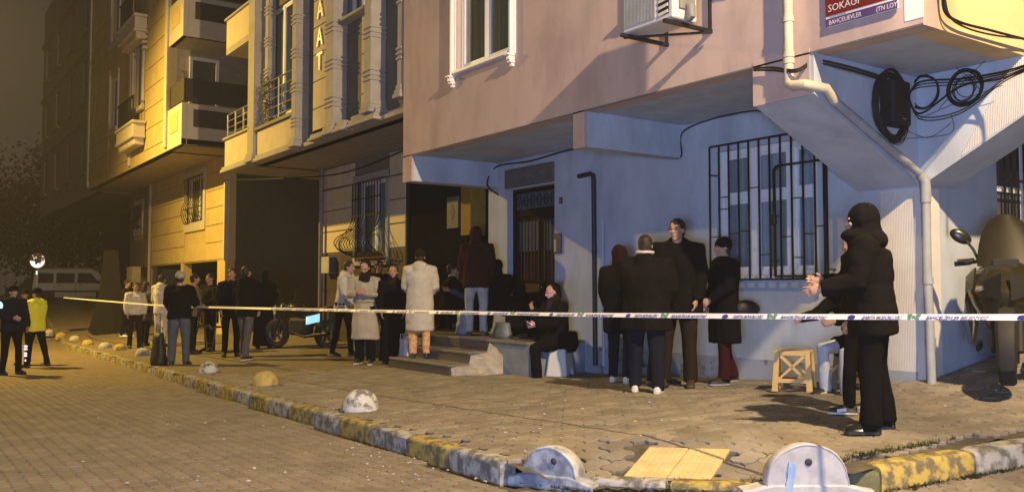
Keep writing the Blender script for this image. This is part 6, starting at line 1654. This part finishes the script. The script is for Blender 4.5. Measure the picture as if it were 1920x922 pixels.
# FACE angles: 0 looks at camera, +90 looks to picture right... 180 back to the camera, -90 picture left
walkl = [(12, 8, 2), (-8, 6, 2)]
# 28 front man in dark puffer
PP('nearest man, in black hooded puffer jacket, track trousers and shiny shoes, gesturing left', 1640, 808, 386, -108, vox=.014, seed=1, finger=True, lean=6, girth=1.22,
   top=dict(m=blackb, len=.20, bulk=1.26, disp=puff(.14, .008, 1), hood=True, curl=12, name='puffer_jacket'), bottom=dict(m=black, w=1.28, flare=1.15, stripe=True), shoes=dict(m=shoeb),
   head=dict(kind='hoodup', m=blackb, off=-.035, big=1.06), legs=[(4, 3, 4), (-5, 2, 4)], arms=[(16, 6, 62, 4), (10, 5, 84, 8)])
PP('man in black trousers and black and white trainers, hidden behind the nearest man', 1608, 774, 440, -118, vox=.016, seed=2, Hs=1.50, lean=0,
   top=dict(m=black, len=.16, name='jacket'), bottom=dict(m=black, w=1.0), shoes=dict(m=shoed, sole=solew, patch=shoew),
   head=dict(kind='hair'), legs=[(6, 4, 3), (-4, 4, 3)], arms=[(0, 4, 10, 4), (0, 4, 10, 4)])
# 27 seated with light jeans
SP = ground_at(1566, 735)
person('seated person in light jeans with bare forearms, half hidden behind the standing men', SP+Vector((.10, .34, 0)), fc(-62), 1.68, vox=.016, seed=3, sit=True, hz=.47,
       legs=[(80, 78, 6), (84, 92, 6)], lean=22, arms=[(52, 10, 30, 6), (56, 10, 26, 6)], top=dict(m=black, len=.08, sleeve=.9, name='jacket'), bottom=dict(m=jeansl, w=1.05), shoes=dict(m=shoed, sole=shoew, patch=shoew), head=dict(kind='hair'))
q = MB(); q.box(-.16, .16, -.16, .16, 0, .38, 0, .02)
stl = xstool(1606, 728, mat('brown_plastic', (.20, .13, .07), .5), 'low stool under the seated person in light jeans', R(20))
# 22-26 group at the wall
PP('person in a dark red hood at the left rear of the talking group', 1165, 716, 463, 150, seed=4, girth=1.15, top=dict(m=black, len=.30, bulk=1.2, hood=False), bottom=dict(m=navy, w=1.15), shoes=dict(m=shoew, sole=shoew), head=dict(kind='hoodup', m=cloth('deep_red', (.022, .006, .006))))
PP('person in a bulky brownish black coat with a white hood lining, back to the camera', 1212, 735, 441, 165, vox=.016, seed=5, legs=[(6, 4, 3), (-4, 3, 3)],
   girth=1.2, top=dict(m=blackb, len=.24, bulk=1.32, flare=1.08, hood=True, disp=fold(.024, 6, 3)), bottom=dict(m=navy, w=1.3), shoes=dict(m=shoew, sole=shoew, patch=black), head=dict(kind='hair', under=whitec), arms=[(12, 14, 20, 12), (10, 12, 16, 10)])
PP('dark scarfed woman hidden between the brown coat and the man with glasses', 1238, 722, 456, 60, seed=6, top=dict(m=black, len=.35), bottom=dict(m=black), head=dict(kind='scarf', m=black))
PP('tall man with glasses and short dark hair in a black hooded coat', 1272, 725, 408, -20, vox=.015, seed=7, look=-14, legs=[(3, 3, 3), (8, 6, 3)],
   girth=1.15, top=dict(m=black, len=.22, bulk=1.26, hood=True, disp=fold(.022, 7, 4)), bottom=dict(m=darkbrown, w=1.2), shoes=dict(m=mat('brown_boot', (.05, .032, .02), .6)), head=dict(kind='hair', glasses=True), arms=[(6, 10, 10, 8), (20, 10, 60, 30)])
t_, i_ = PP('woman in a black beanie, black coat and burgundy trousers facing left', 1360, 719, 446, -80, vox=.014, seed=8, legs=[(8, 6, 3), (-6, 8, 3)], girth=1.15,
   top=dict(m=black, len=.44, flare=1.08, collar=True, bulk=1.2), bottom=dict(m=burg, w=1.15, flare=1.2), shoes=dict(m=shoed, sole=mat('grey_sole', (.3, .3, .32))), head=dict(kind='beanie', m=black), arms=[(12, 8, 40, 20), (6, 10, 20, 8)])
q = MB(); q.ell((-.20, .16, .86), (.16, 0, .02), (0, .07, 0), (-.02, 0, .10)); q.build('shoulder_bag', mat('black_bag', (.012, .012, .014), .5), t_, local=True, smooth_=2)
# 21 seated woman
SW_ = STP+Vector((-.06, -.0, 0)); 
tw, iw = person('seated woman in a black coat, smoking, her face lit violet by her phone', SW_+Vector((0, 0, 0)), fc(-70), 1.72, vox=.013, seed=9, sit=True, girth=1.2, hz=.50, finger=True,
       legs=[(76, 80, 7), (72, 86, 7)], lean=6, nod=12, arms=[(26, 8, 62, 22), (34, 2, 112, 20)], top=dict(m=black, len=.30, bulk=1.18, sleeve=1.15, collar=True, name='coat'), bottom=dict(m=black, w=1.3), shoes=dict(m=shoew, sole=shoew), head=dict(kind='scarf', m=darkbrown))
# coat hanging behind her seat
q = MB(); q.loft([[Vector((-.10+a*math.cos(th), b*math.sin(th), z)) for th in [2*math.pi*j/16 for j in range(16)]] for k, (a, b, z) in enumerate(((.15, .22, .33), (.20, .25, .45), (.18, .24, .62)))])
queue(q, 'coat_tail', black, tw, .016, fold(.012, 7, 3), 2)
wl = iw['AR'][0]; hp = wl[2]+wl[3]*.10+Vector((0, 0, .02))
PH = thing('mobile_phone', 'lit mobile phone in the hand of the seated woman', 'phone', Vector(SW_)+Matrix.Rotation(fc(-70), 3, 'Z') @ hp, rz=fc(-70))
q = MB(); Mx = Matrix.Rotation(R(-35), 4, 'Y'); q.obox(Mx, .075, .037, .004, 0, .003); q.build('case', blackg, PH, local=True)
q = MB(); q.obox(Mx @ Matrix.Translation((0, 0, .0047)), .070, .033, .0005); q.build('screen', mat('phone_screen', (.3, .3, .4), .2, emit=(.55, .45, 1.0), estr=6, vary=.02), PH, local=True)
pl = bpy.data.lights.new('phone_light', 'SPOT'); pl.energy = 7; pl.color = (.42, .28, 1.0); pl.shadow_soft_size = .03; pl.spot_size = R(95); pl.spot_blend = .8
po = bpy.data.objects.new('phone_light', pl); COL.objects.link(po); pw = PH.location+Vector((0, 0, .02)); hw = Vector(SW_)+Matrix.Rotation(fc(-70), 3, 'Z') @ iw['HC']
pw = pw.lerp(hw, .28); po.location = pw; po.rotation_euler = (hw-pw).to_track_quat('-Z', 'Y').to_euler()
# 19 red jacket
PP('person in a dark red hooded jacket and pale blue trousers on the landing', 893, 627, 425, 172, z=-.75, Y=7.85, seed=10, top=dict(m=maroon, len=.16, bulk=1.16, hood=False), bottom=dict(m=cloth('pale_grey', (.46, .46, .46)), w=1.12), shoes=dict(m=greyt), head=dict(kind='hoodup', m=maroon), legs=[(2, 2, 3), (-2, 2, 3)])
# 20 dark sitting figures
def sitting_dark(px, Y, z, label, seed, face=-10, H=1.6, hz=.30, m=black, hd=None, lean=18, vox=.018):
    g = onY(px, 600, Y); return person(label, Vector((g.x, Y, z)), fc(face), H, vox=vox, seed=seed, sit=True, hz=hz, legs=[(105, 118, 8), (100, 112, 8)], lean=lean, arms=[(50, 8, 50, 25), (50, 8, 50, 25)], top=dict(m=m, len=.1, bulk=1.1), bottom=dict(m=black, w=1.15), head=hd or dict(kind='scarf', m=black))
sitting_dark(932, 8.15, LZ, 'dark clothed figure crouching on the landing directly right of the red jacket', 11, face=175, hz=.42, lean=5, H=1.72)
sitting_dark(972, 8.1, LZ, 'dark clothed figure sitting low before the brown entrance door', 12, face=170, hz=.16, lean=25)

sitting_dark(838, 8.2, LZ, 'dark clothed person seated between the white puffer coat and the red jacket', 14, face=100, hz=.45, lean=8, hd=dict(kind='hair'))
sitting_dark(862, 8.55, LZ, 'seated person with a bowed head at the back of the black marble entrance', 15, face=-30, hz=.42, lean=12, m=slate, hd=dict(kind='hair'))
# 17 white puffer
PP('woman in long cream puffer coat and patterned trousers standing on first step', 787, 668, 465, 180, z=-1.10, Y=7.0, vox=.015, seed=16,
   top=dict(m=cream, len=.50, bulk=1.16, flare=.98, hood=True, disp=puff(.19, .007, 2), name='puffer_coat'), bottom=dict(m=floral, w=1.12, cut=.06), shoes=dict(m=shoed), head=dict(kind='beanie', m=darkbrown), arms=[(10, 10, 34, 30), (10, 10, 34, 30)])
# 13-16
PP('young man in a white hooded top and black trousers leaning in from the left', 642, 668, 487, 75, seed=17, lean=10, top=dict(m=whitec, len=.10, hood=True), bottom=dict(m=black, w=.92), shoes=dict(m=shoed, sole=greyt), head=dict(kind='hair'), legs=walkl, arms=[(10, 8, 20, 10), (14, 8, 30, 10)])
PP('woman in a long beige trench coat and dark headscarf looking down at her hands', 684, 682, 490, -8, vox=.015, seed=18, nod=24, top=dict(m=beige, len=.52, flare=1.25, belt=True, collar=True, name='trench_coat'), bottom=dict(m=black, w=1.35), shoes=dict(m=shoed, sole=shoew), head=dict(kind='scarf', m=darkbrown), arms=[(18, 12, 88, 42), (18, 12, 88, 42)])
PP('dark haired person half hidden behind the beige trench coat', 709, 664, 488, 30, seed=19, top=dict(m=black, len=.3), bottom=dict(m=black), head=dict(kind='hair', long=True))
PP('woman in long black coat and headscarf between trench coat and cream puffer', 736, 681, 498, 6, seed=20, top=dict(m=black, len=.40, flare=1.1), bottom=dict(m=black, skirt=True), head=dict(kind='scarf', m=darkbrown))
# left group
PP('woman in a long black robe and headscarf, rightmost of the dark trio at the alley', 494, 652, 507, 200, seed=21, top=dict(m=black, len=.4, flare=1.1), bottom=dict(m=black, skirt=True), head=dict(kind='scarf', m=black, long=True))
PP('man in a dark jacket and grey trousers before the dark trio at the alley', 459, 674, 498, 160, seed=22, top=dict(m=black, len=.12, bulk=1.08, hood=True), bottom=dict(m=greyt, w=.98), shoes=dict(m=shoed, sole=shoew), head=dict(kind='hair'), legs=walkl)
PP('bareheaded man in black, leftmost of the dark trio at the alley', 432, 668, 503, 20, seed=23, top=dict(m=black, len=.14, bulk=1.1), bottom=dict(m=black), head=dict(kind='hair'))
PP('man in a dark brown coat standing behind the walking frame', 392, 658, 513, -25, seed=24, top=dict(m=darkbrown, len=.3, bulk=1.1), bottom=dict(m=black), head=dict(kind='hair'), arms=[(20, 8, 40, 10), (20, 8, 40, 10)])
PP('person in a plain grey jacket right behind the man with the light cap', 362, 663, 513, 120, seed=25, top=dict(m=greyj, len=.12, bulk=1.05), bottom=dict(m=navy), head=dict(kind='hair'))
PP('man in a black jacket, blue grey jeans and a light grey cap, back turned', 335, 684, 510, 185, vox=.015, seed=26, top=dict(m=black, len=.06, bulk=1.2), bottom=dict(m=jeans, w=1.22), shoes=dict(m=shoed, sole=greyt), head=dict(kind='beanie', m=cloth('light_grey', (.42, .39, .32))), arms=[(14, 14, 40, 10), (20, 16, 60, 20)], legs=[(3, 2, 5), (-3, 2, 5)])
PP('tall person in an off-white hooded tracksuit left of the man with the light cap', 301, 650, 515, 165, seed=27, top=dict(m=whitec, len=.14, hood=True), bottom=dict(m=whitec, w=1.05), head=dict(kind='hair'))
PP('woman in a slate grey top with gathered hair, right of the woman with white sleeves', 272, 648, 528, 150, seed=28, top=dict(m=slate, len=.26), bottom=dict(m=black, w=1.1), head=dict(kind='hair', long=True))
PP('woman with white sleeves and a dark bag before the yellow building', 252, 652, 530, 40, seed=29, top=dict(m=whitec, len=.05), bottom=dict(m=darkbrown, w=1.1), head=dict(kind='hair', bun=True), arms=[(5, 12, 10, 8), (5, 14, 10, 5)])
PP('dark figure with pale shoes standing behind the women before the yellow building', 236, 632, 522, 90, seed=33, hmin=1.55, top=dict(m=darkbrown, len=.15), bottom=dict(m=black), shoes=dict(m=shoew), head=dict(kind='hair'))
# officers
t1, i1 = PP('officer in a dark uniform with a glowing blue shoulder light, at the left edge', 20, 702, 536, 60, fn=zr, seed=30, top=dict(m=navy, len=.10, bulk=1.16, collar=True), bottom=dict(m=black, w=1.05), head=dict(kind='cap', m=black), arms=[(10, 12, 20, 10), (20, 12, 60, 20)], legs=[(3, 2, 4), (-3, 2, 4)])
q = MB(); c = i1['SH']+Vector((.03, -.27, -.08)); q.ell(c, (.095, 0, 0), (0, .04, 0), (0, 0, .085), 12, 7)
q.build('shoulder_patch_glow', mat('blue_white_patch_glow', (.5, .7, .9), .4, emit=(.35, .62, 1.0), estr=1.6, vary=.02), t1, local=True, smooth_=2)  # reflective patch, not a lamp; its glint is added emission
t2, i2 = PP('officer in a bright yellow jacket with reflective flashes on one trouser leg', 66, 688, 540, -100, fn=zr, seed=31, top=dict(m=hiv, len=.14, bulk=1.18, collar=True), bottom=dict(m=black, w=1.05), shoes=dict(m=shoed), head=dict(kind='cap', m=black), arms=[(24, 10, 50, 20), (20, 10, 60, 20)], legs=[(8, 4, 6), (-10, 4, 6)])
for z, wd in ((.42, .05), (.36, .05), (.27, .04), (.22, .04), (.12, .02)):
    q = MB(); (h, kn, an) = i2['J'][0]; q.ell(an*.9+kn*.1+Vector((-.02, .07, z-.08)), (wd, 0, 0), (0, .012, 0), (0, 0, .022), 8, 5); q.build('emissive_flash', glint, t2, local=True)  # leg reflectors given a glow of their own for the glint
PP('third dark figure half hidden behind the officer in dark uniform', 43, 683, 543, 20, fn=zr, seed=32, top=dict(m=black, len=.15), bottom=dict(m=black), head=dict(kind='cap', m=black))
flush()

# ------------------------------------------------------------------ text to mesh
bpy.context.view_layer.update(); dg = bpy.context.evaluated_depsgraph_get(); cache = {}
for o, name, m, parent, loc, rot, sx in TEXTQ:
    key = (name, o.data.body, o.data.size, m.name)
    if key not in cache:
        me = bpy.data.meshes.new_from_object(o.evaluated_get(dg)); me.materials.clear(); me.materials.append(m); cache[key] = me
    n = link_mesh(name, cache[key], parent); n.rotation_euler = rot; n.scale = (sx, 1, 1)
    off = LOC[parent] if parent in LOC else Vector((0, 0, 0)); n.location = loc-off
for o, *_ in TEXTQ:
    c = o.data; bpy.data.objects.remove(o); bpy.data.curves.remove(c)

# ------------------------------------------------------------------ night haze
q = MB(); q.box(-95, 12, -40, 40, -4, 34)
hz_ = q.build('haze', bpy.data.materials.new('haze_air')); hz_['kind'] = 'stuff'
hm = hz_.data.materials[0]; hm.use_nodes = True; nt = hm.node_tree; nt.nodes.clear()
out = nt.nodes.new('ShaderNodeOutputMaterial'); pv = nt.nodes.new('ShaderNodeVolumePrincipled')
pv.inputs['Color'].default_value = (.85, .85, .85, 1); pv.inputs['Density'].default_value = .0015; pv.inputs['Anisotropy'].default_value = .3
nt.links.new(pv.outputs[0], out.inputs['Volume'])
scene.cycles.volume_step_rate = 4; scene.cycles.volume_bounces = 0
tris = sum(len(o.data.polygons) for o in bpy.data.objects if o.type == 'MESH'); print('polys', tris, 'objects', len(bpy.data.objects))
